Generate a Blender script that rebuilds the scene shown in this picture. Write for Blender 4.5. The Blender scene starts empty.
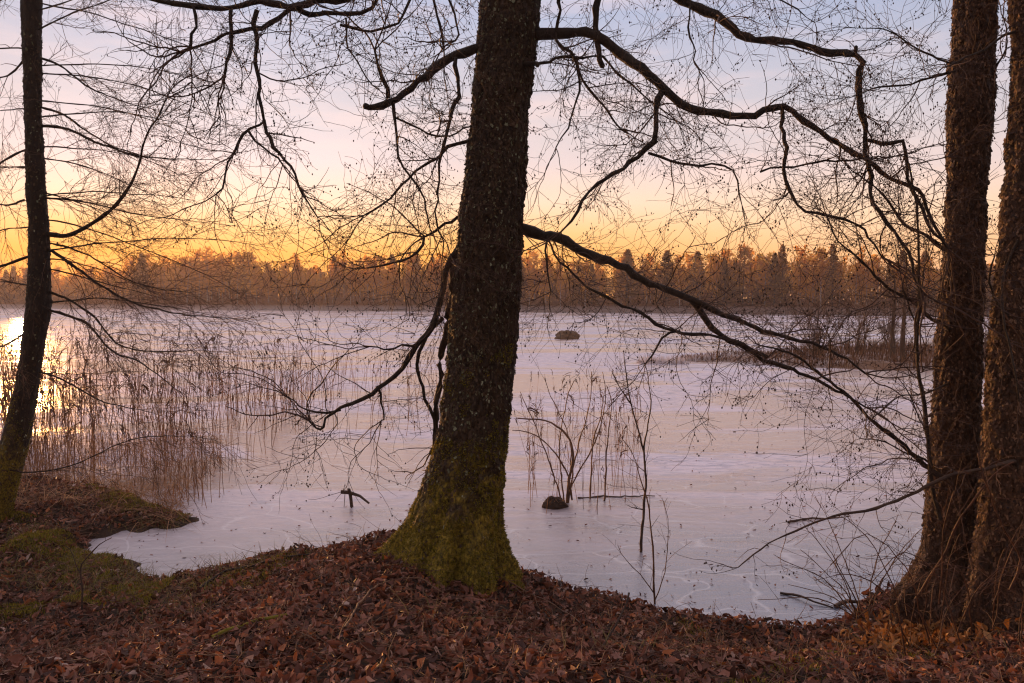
import bpy, math, random
import numpy as np
from mathutils import Vector

S = bpy.context.scene
COL = S.collection
R = math.radians

# ------------------------------------------------------------------ camera
CW, CH, F = 1024.0, 683.0, 796.0
CAMZ, HOR = 2.6, 300.0
PITCH = math.atan((CH/2 - HOR)/F)
cam = bpy.data.cameras.new('camera')
cam.sensor_width = 36.0
cam.lens = 36.0*F/CW
cam.clip_start = 0.05
cam.clip_end = 3000
cam_o = bpy.data.objects.new('camera', cam)
cam_o.location = (0, 0, CAMZ)
cam_o.rotation_euler = (R(90) - PITCH, 0, 0)
COL.objects.link(cam_o)
S.camera = cam_o

# ------------------------------------------------------------------ sky + sun
SUN_EL, SUN_AZ = 3.0, -31.5          # azimuth measured from +Y towards +X
SUN_STR, SKY_STR, EXPO = 4.2, 0.05, 0.34
gdir = Vector((math.sin(R(-20)), math.cos(R(-20)), 0.06))      # middle of the bright cloud glow
sdir = Vector((math.sin(R(SUN_AZ))*math.cos(R(SUN_EL)), math.cos(R(SUN_AZ))*math.cos(R(SUN_EL)), math.sin(R(SUN_EL))))

W = bpy.data.worlds.new('World'); S.world = W; W.use_nodes = True
nt = W.node_tree; nt.nodes.clear()
def N(t, tree=None, **kw):
    n = (tree or nt).nodes.new(t)
    for k, v in kw.items(): setattr(n, k, v)
    return n
L = nt.links.new
out = N('ShaderNodeOutputWorld')
bg_n = N('ShaderNodeBackground'); bg_n.inputs[1].default_value = SKY_STR
sky = N('ShaderNodeTexSky', sky_type='NISHITA')
sky.sun_disc = False; sky.sun_elevation = R(SUN_EL); sky.sun_rotation = R(SUN_AZ)
sky.air_density = 2.2; sky.dust_density = 0.3; sky.ozone_density = 2.0
L(sky.outputs[0], bg_n.inputs[0])
tc = N('ShaderNodeTexCoord')
nrm = N('ShaderNodeVectorMath', operation='NORMALIZE'); L(tc.outputs['Generated'], nrm.inputs[0])
sep = N('ShaderNodeSeparateXYZ'); L(nrm.outputs[0], sep.inputs[0])
def ramp(tree, stops, interp='LINEAR'):
    r = tree.nodes.new('ShaderNodeValToRGB'); r.color_ramp.interpolation = interp
    el = r.color_ramp.elements
    while len(el) > 1: el.remove(el[-1])
    el[0].position = stops[0][0]; el[0].color = tuple(stops[0][1]) + (1,)
    for p, c in stops[1:]:
        e = el.new(p); e.color = tuple(c) + (1,)
    return r
def math_n(tree, op, a, b=None, c=None, clamp=False):
    m = tree.nodes.new('ShaderNodeMath'); m.operation = op; m.use_clamp = clamp
    for i, v in enumerate((a, b, c)):
        if v is None: continue
        if isinstance(v, (int, float)): m.inputs[i].default_value = v
        else: tree.links.new(v, m.inputs[i])
    return m.outputs[0]
def mixc(tree, f, a, b, typ='MIX'):
    m = tree.nodes.new('ShaderNodeMix'); m.data_type = 'RGBA'; m.blend_type = typ
    for s, v in ((m.inputs[0], f), (m.inputs[6], a), (m.inputs[7], b)):
        if isinstance(v, (int, float)): s.default_value = v
        elif isinstance(v, tuple): s.default_value = v + ((1,) if len(v) == 3 else ())
        else: tree.links.new(v, s)
    return m.outputs[2]
# thin high cloud, twilight air and an added bright upper sky, coloured by elevation and by the bearing to the sun
warm = ramp(nt, [(0.0, (0.95, 0.40, 0.06)), (0.055, (1.0, 0.46, 0.09)), (0.085, (1.0, 0.58, 0.25)), (0.12, (0.96, 0.69, 0.53)), (0.165, (0.72, 0.60, 0.64)),
                 (0.22, (0.60, 0.54, 0.61)), (0.34, (0.38, 0.43, 0.62)), (0.5, (1.35, 0.95, 0.86)), (1.0, (0.74, .70, .82))])  # stops above the frame, here and in cool, raised to light ice and bank
cool = ramp(nt, [(0.0, (0.85, 0.44, 0.20)), (0.055, (1.0, 0.56, 0.27)), (0.10, (0.97, 0.68, 0.48)), (0.15, (0.74, 0.61, 0.62)),
                 (0.22, (0.54, 0.52, 0.61)), (0.34, (0.33, 0.39, 0.58)), (0.5, (0.90, 0.70, 0.74)), (1.0, (0.74, .70, .82))])
L(sep.outputs[2], warm.inputs[0]); L(sep.outputs[2], cool.inputs[0])
dt = N('ShaderNodeVectorMath', operation='DOT_PRODUCT'); L(nrm.outputs[0], dt.inputs[0]); dt.inputs[1].default_value = gdir
mr = N('ShaderNodeMapRange'); L(dt.outputs['Value'], mr.inputs[0])
mr.inputs[1].default_value = 0.70; mr.inputs[2].default_value = 0.97; mr.interpolation_type = 'SMOOTHSTEP'
grad = mixc(nt, mr.outputs[0], cool.outputs[0], warm.outputs[0])
# wisps of cirrus
mp = N('ShaderNodeMapping'); L(nrm.outputs[0], mp.inputs[0]); mp.inputs['Scale'].default_value = (2.2, 2.2, 15); mp.inputs['Rotation'].default_value = (0.05, R(-9), 0)
nz = N('ShaderNodeTexNoise'); L(mp.outputs[0], nz.inputs[0]); nz.inputs['Scale'].default_value = 1.6; nz.inputs['Detail'].default_value = 6; nz.inputs['Roughness'].default_value = .55
cr = ramp(nt, [(0.48, (0, 0, 0)), (0.72, (1, 1, 1))]); L(nz.outputs[0], cr.inputs[0])
band = ramp(nt, [(0.08, (0, 0, 0)), (0.2, (.5, .5, .5)), (0.36, (.35, .35, .35)), (.7, (0.1, 0.1, 0.1))]); L(sep.outputs[2], band.inputs[0])
cf = math_n(nt, 'MULTIPLY', cr.outputs[0], band.outputs[0])
grad = mixc(nt, cf, grad, (1.0, 0.70, 0.66))
# dimmer away from the sunset
mr2 = N('ShaderNodeMapRange'); L(dt.outputs['Value'], mr2.inputs[0])
mr2.inputs[1].default_value = -0.6; mr2.inputs[2].default_value = 0.7; mr2.inputs[3].default_value = 0.45; mr2.inputs[4].default_value = 1.0
mr3 = N('ShaderNodeMapRange'); L(dt.outputs['Value'], mr3.inputs[0]); mr3.interpolation_type = 'SMOOTHSTEP'
mr3.inputs[1].default_value = 0.955; mr3.inputs[2].default_value = 1.0; mr3.inputs[3].default_value = 1.0; mr3.inputs[4].default_value = 1.15
dim = math_n(nt, 'MULTIPLY', mr2.outputs[0], mr3.outputs[0])
bg_g = N('ShaderNodeBackground'); L(grad, bg_g.inputs[0]); L(math_n(nt, 'MULTIPLY', dim, 0.88), bg_g.inputs[1])
add = N('ShaderNodeAddShader'); L(bg_n.outputs[0], add.inputs[0]); L(bg_g.outputs[0], add.inputs[1]); L(add.outputs[0], out.inputs[0])

sl = bpy.data.lights.new('sun', 'SUN'); sl.energy = SUN_STR; sl.angle = R(1.0); sl.color = (1.0, 0.44, 0.13)
so = bpy.data.objects.new('sun', sl); so.rotation_euler = sdir.to_track_quat('Z', 'Y').to_euler(); so.location = (-40, 120, 40); COL.objects.link(so)

vs = S.view_settings
vs.view_transform = 'Standard'; vs.look = 'None'; vs.exposure = EXPO; vs.gamma = 1; vs.use_curve_mapping = False
cy = S.cycles
cy.max_bounces = 6; cy.diffuse_bounces = 3; cy.glossy_bounces = 3; cy.transmission_bounces = 4; cy.transparent_max_bounces = 4; cy.volume_bounces = 0
cy.use_denoising = True
cy.caustics_reflective = False; cy.caustics_refractive = False
cy.sample_clamp_indirect = 4.0
cy.filter_width = 1.2

# ------------------------------------------------------------------ numpy helpers
rng = np.random.default_rng(7)
def _h(i, j, k, seed):
    v = (i*374761393 + j*668265263 + k*2147483647 + seed*1274126177) & 0xffffffff
    v = ((v ^ (v >> 13))*1274126177) & 0xffffffff
    v = ((v ^ (v >> 16))*2246822519) & 0xffffffff
    return ((v ^ (v >> 15)) & 0xffff)/65535.0
def vnoise(p, seed=0):
    p = np.asarray(p, float); i = np.floor(p).astype(np.int64); f = p - i; f = f*f*(3 - 2*f)
    r = 0
    for a in (0, 1):
        for b in (0, 1):
            for c in (0, 1):
                w = (f[:, 0] if a else 1-f[:, 0])*(f[:, 1] if b else 1-f[:, 1])*(f[:, 2] if c else 1-f[:, 2])
                r = r + w*_h(i[:, 0]+a, i[:, 1]+b, i[:, 2]+c, seed)
    return r
def fbm(p, octv=4, seed=0):
    p = np.asarray(p, float); r = 0; a = 0.5; t = 0
    for o in range(octv):
        r = r + a*vnoise(p*(2**o), seed+o*17); t += a; a *= .5
    return r/t
def sst(x): x = np.clip(x, 0, 1); return x*x*(3-2*x)
CP, SP = math.cos(PITCH), math.sin(PITCH)
def P3(px, py, d):
    cx = (px - CW/2)/F; c = (CH/2 - py)/F
    y = CP + SP*c; z = -SP + CP*c
    t = d/y
    return np.array([cx*t, d, CAMZ + z*t])
def ppm(d): return F/d       # pixels per metre

# ------------------------------------------------------------------ mesh helpers
def set_props(o, label=None, cat=None, group=None, kind=None):
    if label: o['label'] = label
    if cat: o['category'] = cat
    if group: o['group'] = group
    if kind: o['kind'] = kind
    return o
def link(o, parent=None):
    COL.objects.link(o)
    if parent is not None: o.parent = parent
    return o
def raw_mesh(name, V, Fq, mats, smooth=True, fmat=None):
    """V (n,3); Fq (m,k) array, or list of such arrays"""
    V = np.asarray(V, np.float32).reshape(-1, 3)
    if not isinstance(Fq, list): Fq = [Fq]
    Fq = [np.asarray(f, np.int32) for f in Fq if len(f)]
    me = bpy.data.meshes.new(name)
    me.vertices.add(len(V)); me.vertices.foreach_set('co', V.ravel())
    loops = np.concatenate([f.ravel() for f in Fq]); tot = np.concatenate([np.full(len(f), f.shape[1], np.int32) for f in Fq])
    start = np.concatenate([[0], np.cumsum(tot)[:-1]]).astype(np.int32)
    me.loops.add(len(loops)); me.loops.foreach_set('vertex_index', loops)
    me.polygons.add(len(tot)); me.polygons.foreach_set('loop_start', start); me.polygons.foreach_set('loop_total', tot)
    if smooth: me.polygons.foreach_set('use_smooth', np.ones(len(tot), bool))
    for m in (mats if isinstance(mats, (list, tuple)) else [mats]): me.materials.append(m)
    if fmat is not None: me.polygons.foreach_set('material_index', np.asarray(fmat, np.int32))
    me.update(calc_edges=True)
    return me
def mesh_obj(name, V, Fq, mats, parent=None, org=None, **kw):
    V = np.asarray(V, float).reshape(-1, 3)
    if org is not None: V = V - np.asarray(org, float)
    me = raw_mesh(name, V, Fq, mats, **kw)
    o = bpy.data.objects.new(name, me)
    if org is not None and parent is None: o.location = tuple(float(c) for c in org)
    return link(o, parent)
def empty(name, loc):
    o = bpy.data.objects.new(name, None); o.location = tuple(float(c) for c in loc); o.empty_display_size = .2
    return link(o)

class Tubes:
    def __init__(s): s.V = []; s.Q = []; s.T = []; s.n = 0
    def add(s, pts, rad, sides=4, cap=True):
        pts = np.asarray(pts, float); n = len(pts)
        if n < 2: return
        rad = np.broadcast_to(np.asarray(rad, float), (n,))
        t = np.gradient(pts, axis=0); t /= np.linalg.norm(t, axis=1)[:, None] + 1e-9
        up = np.array([0, 0, 1.0]) if abs(t[0, 2]) < .9 and abs(t[-1, 2]) < .98 else np.array([0.31, 0.95, 0.0])
        a = np.cross(t, up); a /= np.linalg.norm(a, axis=1)[:, None] + 1e-9
        b = np.cross(t, a)
        ang = np.arange(sides)*2*math.pi/sides
        ring = pts[:, None, :] + rad[:, None, None]*(np.cos(ang)[None, :, None]*a[:, None, :] + np.sin(ang)[None, :, None]*b[:, None, :])
        s.V.append(ring.reshape(-1, 3))
        i = np.arange(n-1)[:, None]*sides; j = np.arange(sides)[None, :]; k = (j+1) % sides
        s.Q.append((s.n + np.stack([i+j, i+k, i+sides+k, i+sides+j], -1)).reshape(-1, 4))
        s.n += n*sides
        if cap:
            s.V.append(pts[-1:] + t[-1]*rad[-1]*.8); base = s.n - sides
            s.T.append(np.stack([base+np.arange(sides), base+(np.arange(sides)+1) % sides, np.full(sides, s.n)], -1)); s.n += 1
    def blob(s, c, r, stretch=1.0):
        o = np.array([[1, 0, 0], [-1, 0, 0], [0, 1, 0], [0, -1, 0], [0, 0, stretch], [0, 0, -stretch]], float)*r + c
        s.V.append(o)
        s.T.append(s.n + np.array([[0, 2, 4], [2, 1, 4], [1, 3, 4], [3, 0, 4], [2, 0, 5], [1, 2, 5], [3, 1, 5], [0, 3, 5]])); s.n += 6
    def build(s, name, mat, parent=None, org=None, jitter=0):
        if s.n == 0: return None
        V = np.concatenate(s.V)
        fs = []
        if s.Q: fs.append(np.concatenate(s.Q))
        if s.T: fs.append(np.concatenate(s.T))
        return mesh_obj(name, V, fs, mat, parent, org)

def smooth_path(pts, rad, step=0.06, wob=0.012, rg=rng):
    """Catmull-Rom through traced points, with small natural kinks"""
    pts = np.asarray(pts, float); rad = np.asarray(rad, float)
    P = np.vstack([2*pts[0]-pts[1], pts, 2*pts[-1]-pts[-2]])
    o = []; r = []
    for i in range(len(pts)-1):
        p0, p1, p2, p3 = P[i:i+4]
        n = max(2, int(np.linalg.norm(p2-p1)/step))
        for k in range(n):
            u = k/n
            o.append(.5*((2*p1)+(-p0+p2)*u+(2*p0-5*p1+4*p2-p3)*u*u+(-p0+3*p1-3*p2+p3)*u**3)); r.append(rad[i]*(1-u)+rad[i+1]*u)
    o.append(pts[-1]); r.append(rad[-1]); o = np.array(o); r = np.array(r)
    off = rg.normal(0, 1, o.shape); off = (off + np.roll(off, 1, 0) + np.roll(off, -1, 0))/2
    off[0] = 0; 
    r *= 1 + .12*rg.normal(0, 1, len(r))
    return o + off*wob*np.minimum(1, 1)*.6, np.clip(r, .0006, None)

def rnd_perp(d, rg):
    v = rg.normal(0, 1, 3); v -= d*np.dot(v, d); return v/(np.linalg.norm(v)+1e-9)
def grow(tb, cones, p, d, length, r0, depth, st, rg):
    """one twig as a kinked walk, then its own side twigs"""
    n = max(3, int(length/st['step'])); sl = length/n
    pts = [np.array(p, float)]; dirs = []; d = np.array(d, float); d /= np.linalg.norm(d)
    grav = np.array(st['grav'])
    for i in range(n):
        d = d + rg.normal(0, st['kink'], 3) + grav*st['step']/.08
        d /= np.linalg.norm(d); dirs.append(d.copy()); pts.append(pts[-1] + d*sl)
    rt = max(r0*.35, st['tip'])
    tb.add(pts, np.linspace(r0, rt, n+1), 4 if r0 > .004 else 3, cap=False)
    if depth > 0:
        m = rg.poisson(length*st['dens'][depth])
        for _ in range(m):
            i = int(rg.uniform(.12, 1)*n); i = min(i, n-1)
            a = rg.uniform(*st['ang'])
            q = rnd_perp(dirs[i], rg); q[1] *= .7
            nd = dirs[i]*math.cos(a) + q*math.sin(a)
            ll = length*rg.uniform(*st['ratio'])*(1.15 - .6*i/n)
            if ll > .05: grow(tb, cones, pts[i], nd, ll, max(st['tip'], r0*.55), depth-1, st, rg)
    if cones is not None and rg.random() < st['cone']:
        for q in range(rg.integers(1, 4)):
            c = pts[-1 - (q % 2)] + rg.normal(0, .012, 3)
            cones.blob(c, rg.uniform(.0032, .0068), 1.5)
ALDER = dict(step=.045, kink=.18, grav=(0, 0, -.008), tip=.0011, dens={1: 8, 2: 7, 3: 4}, ang=(.6, 1.3), ratio=(.3, .7), cone=.38)
FINE = dict(step=.08, kink=.14, grav=(.02, 0, -.03), tip=.0016, dens={1: 7, 2: 6.5, 3: 5}, ang=(.35, .95), ratio=(.35, .65), cone=.05)
SHRUB = dict(step=.07, kink=.12, grav=(0, 0, .02), tip=.0013, dens={1: 6, 2: 5, 3: 4}, ang=(.4, .9), ratio=(.25, .55), cone=.25)

def side_twigs(tb, cones, path, rad, per_m, lens, depth, st, rg, bias=(0, 0, 0), start=.06):
    seg = np.linalg.norm(np.diff(path, axis=0), axis=1); tot = seg.sum(); cum = np.concatenate([[0], np.cumsum(seg)])
    for _ in range(int(tot*per_m)):
        s = rg.uniform(start, 1)*tot; i = min(len(path)-2, int(np.searchsorted(cum, s)-1)); i = max(i, 0)
        d = path[i+1]-path[i]; d /= np.linalg.norm(d)+1e-9
        a = rg.uniform(.5, 1.35); q = rnd_perp(d, rg); nd = d*math.cos(a)+q*math.sin(a)+np.array(bias)
        grow(tb, cones, path[i], nd, rg.uniform(*lens), min(rad[i]*.5, .0018+.0048*rg.random()**2), depth, st, rg)

# ------------------------------------------------------------------ materials
def new_mat(name):
    m = bpy.data.materials.new(name); m.use_nodes = True
    t = m.node_tree; b = t.nodes['Principled BSDF']; b.inputs['Specular IOR Level'].default_value = .3
    return m, t, b
def noise(t, vec, scale, detail=4, rough=.6, dist=0, scl=None):
    if scl is not None:
        mp = t.nodes.new('ShaderNodeMapping'); mp.inputs['Scale'].default_value = scl; t.links.new(vec, mp.inputs[0]); vec = mp.outputs[0]
    n = t.nodes.new('ShaderNodeTexNoise'); n.inputs['Scale'].default_value = scale; n.inputs['Detail'].default_value = detail
    n.inputs['Roughness'].default_value = rough; n.inputs['Distortion'].default_value = dist
    t.links.new(vec, n.inputs['Vector']); return n.outputs[0]
def bump(t, h, strength, dist, b, prev=None):
    n = t.nodes.new('ShaderNodeBump'); n.inputs['Strength'].default_value = strength; n.inputs['Distance'].default_value = dist
    t.links.new(h, n.inputs['Height'])
    if prev is not None: t.links.new(prev, n.inputs['Normal'])
    if b is not None: t.links.new(n.outputs[0], b.inputs['Normal'])
    return n.outputs[0]
def geo_pos(t):
    return t.nodes.new('ShaderNodeNewGeometry').outputs['Position']
def simple(name, c1, c2, scale=20, rough=.8, transl=0.0, island=False, bmp=0, tcol=None):
    m, t, b = new_mat(name)
    if island:
        g = t.nodes.new('ShaderNodeNewGeometry'); f = g.outputs['Random Per Island']
        r = ramp(t, [(0, c1), (1, c2)]) if not isinstance(c1, list) else ramp(t, c1); t.links.new(f, r.inputs[0]); c = r.outputs[0]
    else:
        f = noise(t, geo_pos(t), scale); c = mixc(t, ramp_f(t, f, .35, .65), tuple(c1), tuple(c2))
        if bmp: bump(t, f, .6, bmp, b)
    t.links.new(c, b.inputs['Base Color']); b.inputs['Roughness'].default_value = rough
    if transl:
        tr = t.nodes.new('ShaderNodeBsdfTranslucent'); (t.links.new(c, tr.inputs[0]) if tcol is None else setattr(tr.inputs[0], 'default_value', tcol+(1,))); mx = t.nodes.new('ShaderNodeMixShader'); mx.inputs[0].default_value = transl
        o = t.nodes['Material Output']; t.links.new(b.outputs[0], mx.inputs[1]); t.links.new(tr.outputs[0], mx.inputs[2]); t.links.new(mx.outputs[0], o.inputs[0])
    return m
def ramp_f(t, f, a, b):
    r = t.nodes.new('ShaderNodeMapRange'); r.inputs[1].default_value = a; r.inputs[2].default_value = b; r.clamp = True; t.links.new(f, r.inputs[0]); return r.outputs[0]

def bark_mat(name, dark, light, lichen, moss_h=None, scale=1.0, lich_amt=.62, crk_amt=.6):
    m, t, b = new_mat(name); p = geo_pos(t)
    f1 = noise(t, p, 9*scale, 6, .65, .6, (1, 1, .35)); f2 = noise(t, p, 45*scale, 4, .6, 0, (1, 1, .6))
    vo = t.nodes.new('ShaderNodeTexVoronoi'); vo.inputs['Scale'].default_value = 34*scale; vo.feature = 'DISTANCE_TO_EDGE'
    mp = t.nodes.new('ShaderNodeMapping'); mp.inputs['Scale'].default_value = (1, 1, .42); t.links.new(p, mp.inputs[0])
    wn = t.nodes.new('ShaderNodeTexNoise'); wn.inputs['Scale'].default_value = 22*scale; wn.inputs['Detail'].default_value = 4; t.links.new(p, wn.inputs['Vector']); wrp = mixc(t, .06, mp.outputs[0], wn.outputs[1], 'ADD'); t.links.new(wrp, vo.inputs['Vector'])
    crack = ramp_f(t, vo.outputs['Distance'], 0, .13)
    c = mixc(t, ramp_f(t, f1, .3, .7), dark, light)
    c = mixc(t, math_n(t, 'MULTIPLY', math_n(t, 'SUBTRACT', 1.0, crack), crk_amt), c, tuple(x*.35 for x in dark))
    lf = noise(t, p, 14*scale, 5, .7, .3); lm = ramp_f(t, lf, lich_amt, lich_amt+.05)
    c = mixc(t, math_n(t, 'MULTIPLY', lm, .75), c, lichen)
    lf2 = noise(t, p, 33*scale, 3, .6, .3); lm2 = ramp_f(t, lf2, .70, .73)
    c = mixc(t, math_n(t, 'MULTIPLY', lm2, .8), c, tuple(min(1, x*1.6) for x in lichen))
    if moss_h is not None:
        sp = t.nodes.new('ShaderNodeSeparateXYZ'); t.links.new(p, sp.inputs[0])
        mf = noise(t, p, 5, 5, .65)
        hh = math_n(t, 'ADD', sp.outputs[2], math_n(t, 'MULTIPLY', math_n(t, 'SUBTRACT', mf, .5), -2.6))
        mm = ramp_f(t, hh, moss_h+.25, moss_h-.25)
        mc = mixc(t, ramp_f(t, f2, .35, .65), (.07, .055, .009), (.42, .29, .03))
        c = mixc(t, math_n(t, 'MULTIPLY', mm, .9), c, mc)
    t.links.new(c, b.inputs['Base Color']); b.inputs['Roughness'].default_value = .7
    h = math_n(t, 'ADD', math_n(t, 'MULTIPLY', crack, .8), math_n(t, 'ADD', f2, f1))
    bump(t, h, .9, .014/scale, b)
    return m
M = {}
M['bark_main'] = bark_mat('alder_bark', (.018, .011, .007), (.085, .052, .030), (.22, .22, .13), moss_h=1.25, lich_amt=.63)
M['flake_main'] = simple('bark_flake', [(0, (.020, .012, .008)), (.55, (.060, .036, .022)), (.82, (.10, .065, .040)), (.92, (.10, .10, .05)), (.97, (.20, .21, .13)), (1, (.30, .32, .22))], None, rough=.7, island=True)
M['flake_brown'] = simple('brown_bark_flake', [(0, (.022, .011, .007)), (.5, (.075, .036, .020)), (.85, (.16, .080, .042)), (1, (.26, .15, .09))], None, rough=.65, island=True)
M['bark_left'] = bark_mat('dark_bark', (.020, .014, .011), (.055, .038, .028), (.09, .085, .05), moss_h=.9, scale=1.6, lich_amt=.70)
M['bark_right'] = bark_mat('flaky_brown_bark', (.026, .014, .008), (.14, .070, .038), (.18, .12, .07), moss_h=None, scale=1.25, lich_amt=.72, crk_amt=.45)
M['limb'] = bark_mat('limb_bark', (.026, .018, .014), (.07, .048, .036), (.15, .14, .09), scale=2.0, lich_amt=.66)
M['twig'] = simple('twig_bark', (.050, .028, .022), (.10, .055, .042), 12, .7)
M['twig_fine'] = simple('fine_twig_bark', (.070, .036, .022), (.15, .075, .045), 6, .7)
M['cone'] = simple('alder_cone', (.035, .020, .014), (.06, .035, .022), 30, .8)
M['stem'] = simple('shrub_stem', (.09, .045, .028), (.19, .10, .055), 8, .65)
M['bramble'] = simple('bramble_stem', (.045, .020, .014), (.13, .055, .030), 8, .6)
M['stem_dark'] = simple('dark_stem', (.040, .024, .018), (.09, .055, .038), 8, .7)
M['reed'] = simple('dead_reed', [(0, (.16, .07, .035)), (.5, (.34, .17, .08)), (1, (.50, .28, .14))], None, rough=.7, island=True, transl=.4)
M['plume'] = simple('reed_plume', (.12, .06, .038), (.20, .11, .07), 30, .9, transl=.3)
M['leaf'] = simple('dead_leaf', [(0, (.04, .018, .013)), (.3, (.11, .042, .028)), (.4, (.16, .058, .036)), (.6, (.24, .085, .048)), (.8, (.30, .15, .115)), (.92, (.42, .13, .038)), (1, (.44, .32, .27))], None, rough=.58, island=True, transl=.18)
M['moss'] = simple('moss_blade', [(0, (.07, .065, .008)), (.5, (.21, .18, .018)), (1, (.44, .32, .04))], None, rough=.8, island=True, transl=.35)
M['grass'] = simple('withered_grass', [(0, (.14, .09, .03)), (.5, (.24, .17, .05)), (1, (.20, .20, .05))], None, rough=.6, island=True, transl=.35)
M['soil'] = simple('dark_soil', (.018, .011, .008), (.055, .032, .022), 9, .95, bmp=.03)
M['stone'] = simple('lake_stone', (.05, .032, .020), (.15, .09, .055), 4, .85, bmp=.05)

# ice
m, t, b = new_mat('lake_ice'); p = geo_pos(t)
big = noise(t, p, 1.0, 5, .55, 1.0, (.10, .22, 1)); mid = noise(t, p, 1.0, 5, .6, 1.2, (.35, .9, 1)); fine = noise(t, p, 5, 5, .7, .5, (.7, 1.7, 1)); micro = noise(t, p, 60, 3, .6)
frost = ramp_f(t, math_n(t, 'ADD', math_n(t, 'MULTIPLY', big, .8), math_n(t, 'MULTIPLY', mid, .3)), .525, .60)
sp = t.nodes.new('ShaderNodeSeparateXYZ'); t.links.new(p, sp.inputs[0])
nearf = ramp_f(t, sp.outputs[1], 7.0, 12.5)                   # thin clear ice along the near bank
frost = math_n(t, 'MULTIPLY', frost, math_n(t, 'ADD', math_n(t, 'MULTIPLY', nearf, .9), .1))
pebb = noise(t, p, 1.0, 3, .6, .8, (.10, .22, 1)); pebm = math_n(t, 'MULTIPLY', ramp_f(t, pebb, .48, .56), ramp_f(t, sp.outputs[1], 9.0, 13.0))
speck = math_n(t, 'MULTIPLY', ramp_f(t, fine, .48, .60), math_n(t, 'ADD', math_n(t, 'MULTIPLY', pebm, .8), .2))
c = mixc(t, frost, mixc(t, nearf, (.10, .12, .17), (.46, .32, .26)), (.68, .62, .71))  # clear patches: warm sky reflection tinted into the base colour as peach
c = mixc(t, math_n(t, 'MULTIPLY', speck, .85), c, (.26, .28, .38))
fl = noise(t, p, 10, 3, .7, .3, (.7, 1.6, 1)); flm = math_n(t, 'MULTIPLY', ramp_f(t, fl, .60, .66), math_n(t, 'ADD', math_n(t, 'MULTIPLY', pebm, .7), .12))
c = mixc(t, flm, c, (.90, .82, .84))
# cracks and refrozen ridges
vo = t.nodes.new('ShaderNodeTexVoronoi'); vo.feature = 'DISTANCE_TO_EDGE'; vo.inputs['Scale'].default_value = 1.3
mp = t.nodes.new('ShaderNodeMapping'); mp.inputs['Scale'].default_value = (.5, 1.2, 1); t.links.new(p, mp.inputs[0])
nn = t.nodes.new('ShaderNodeTexNoise'); nn.inputs['Scale'].default_value = 1.5; t.links.new(p, nn.inputs['Vector'])
w = mixc(t, .5, mp.outputs[0], nn.outputs[1], 'ADD'); t.links.new(w, vo.inputs['Vector'])
crk = math_n(t, 'SUBTRACT', 1.0, ramp_f(t, vo.outputs['Distance'], 0, .02))
c = mixc(t, math_n(t, 'MULTIPLY', crk, .35), c, (.75, .76, .8))
# frozen-in litter specks
dk = noise(t, p, 5.5, 4, .75, .4, (.6, 1.8, 1)); dkf = ramp_f(t, dk, .64, .68)
c = mixc(t, math_n(t, 'MULTIPLY', dkf, .55), c, (.10, .09, .10))
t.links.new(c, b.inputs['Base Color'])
rr = math_n(t, 'ADD', math_n(t, 'MULTIPLY', frost, .34), math_n(t, 'ADD', math_n(t, 'MULTIPLY', speck, .12), .24))
t.links.new(rr, b.inputs['Roughness']); b.inputs['IOR'].default_value = 1.95; t.links.new(math_n(t, 'SUBTRACT', .95, math_n(t, 'MULTIPLY', frost, .5)), b.inputs['Specular IOR Level'])
rm = math_n(t, 'ADD', math_n(t, 'MULTIPLY', math_n(t, 'MAXIMUM', frost, pebm), .85), .15)
n1 = bump(t, mid, .3, .05, None); n2 = bump(t, math_n(t, 'MULTIPLY', fine, rm), 1.0, .04, None, n1); bump(t, math_n(t, 'MULTIPLY', micro, rm), .35, .002, b, n2)
M['ice'] = m

def crown_mat(name, stops, tr, tcol):
    return simple(name, stops, None, rough=.8, island=True, transl=tr, tcol=tcol)
M['spruce'] = crown_mat('spruce_needles', [(0, (.035, .026, .010)), (1, (.085, .058, .018))], .5, (.50, .22, .03))
M['pine'] = crown_mat('pine_needles', [(0, (.04, .028, .010)), (1, (.11, .065, .018))], .5, (.62, .26, .035))
M['birch'] = crown_mat('birch_twigs', [(0, (.055, .024, .012)), (1, (.17, .072, .024))], .62, (1.0, .50, .06))
M['bushy'] = crown_mat('bare_bush_twigs', [(0, (.06, .032, .024)), (1, (.13, .066, .042))], .35, (.55, .22, .06))
M['birch_bark'] = simple('birch_bark', (.18, .15, .13), (.42, .36, .32), 1.5, .8)
M['far_bark'] = simple('far_trunk_bark', (.05, .03, .022), (.10, .06, .04), 1.5, .9)
m, t, b = new_mat('frosted_grass_ground'); p = geo_pos(t)
f = noise(t, p, .5, 5, .6, 0, (.5, 1, 1)); t.links.new(mixc(t, ramp_f(t, f, .40, .6), (.16, .085, .05), (.40, .34, .33)), b.inputs['Base Color']); b.inputs['Roughness'].default_value = .95
M['islet'] = m
M['frost'] = simple('frosted_sedge', [(0, (.45, .40, .42)), (1, (.7, .66, .68))], None, rough=.8, island=True, transl=.3)

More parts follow.
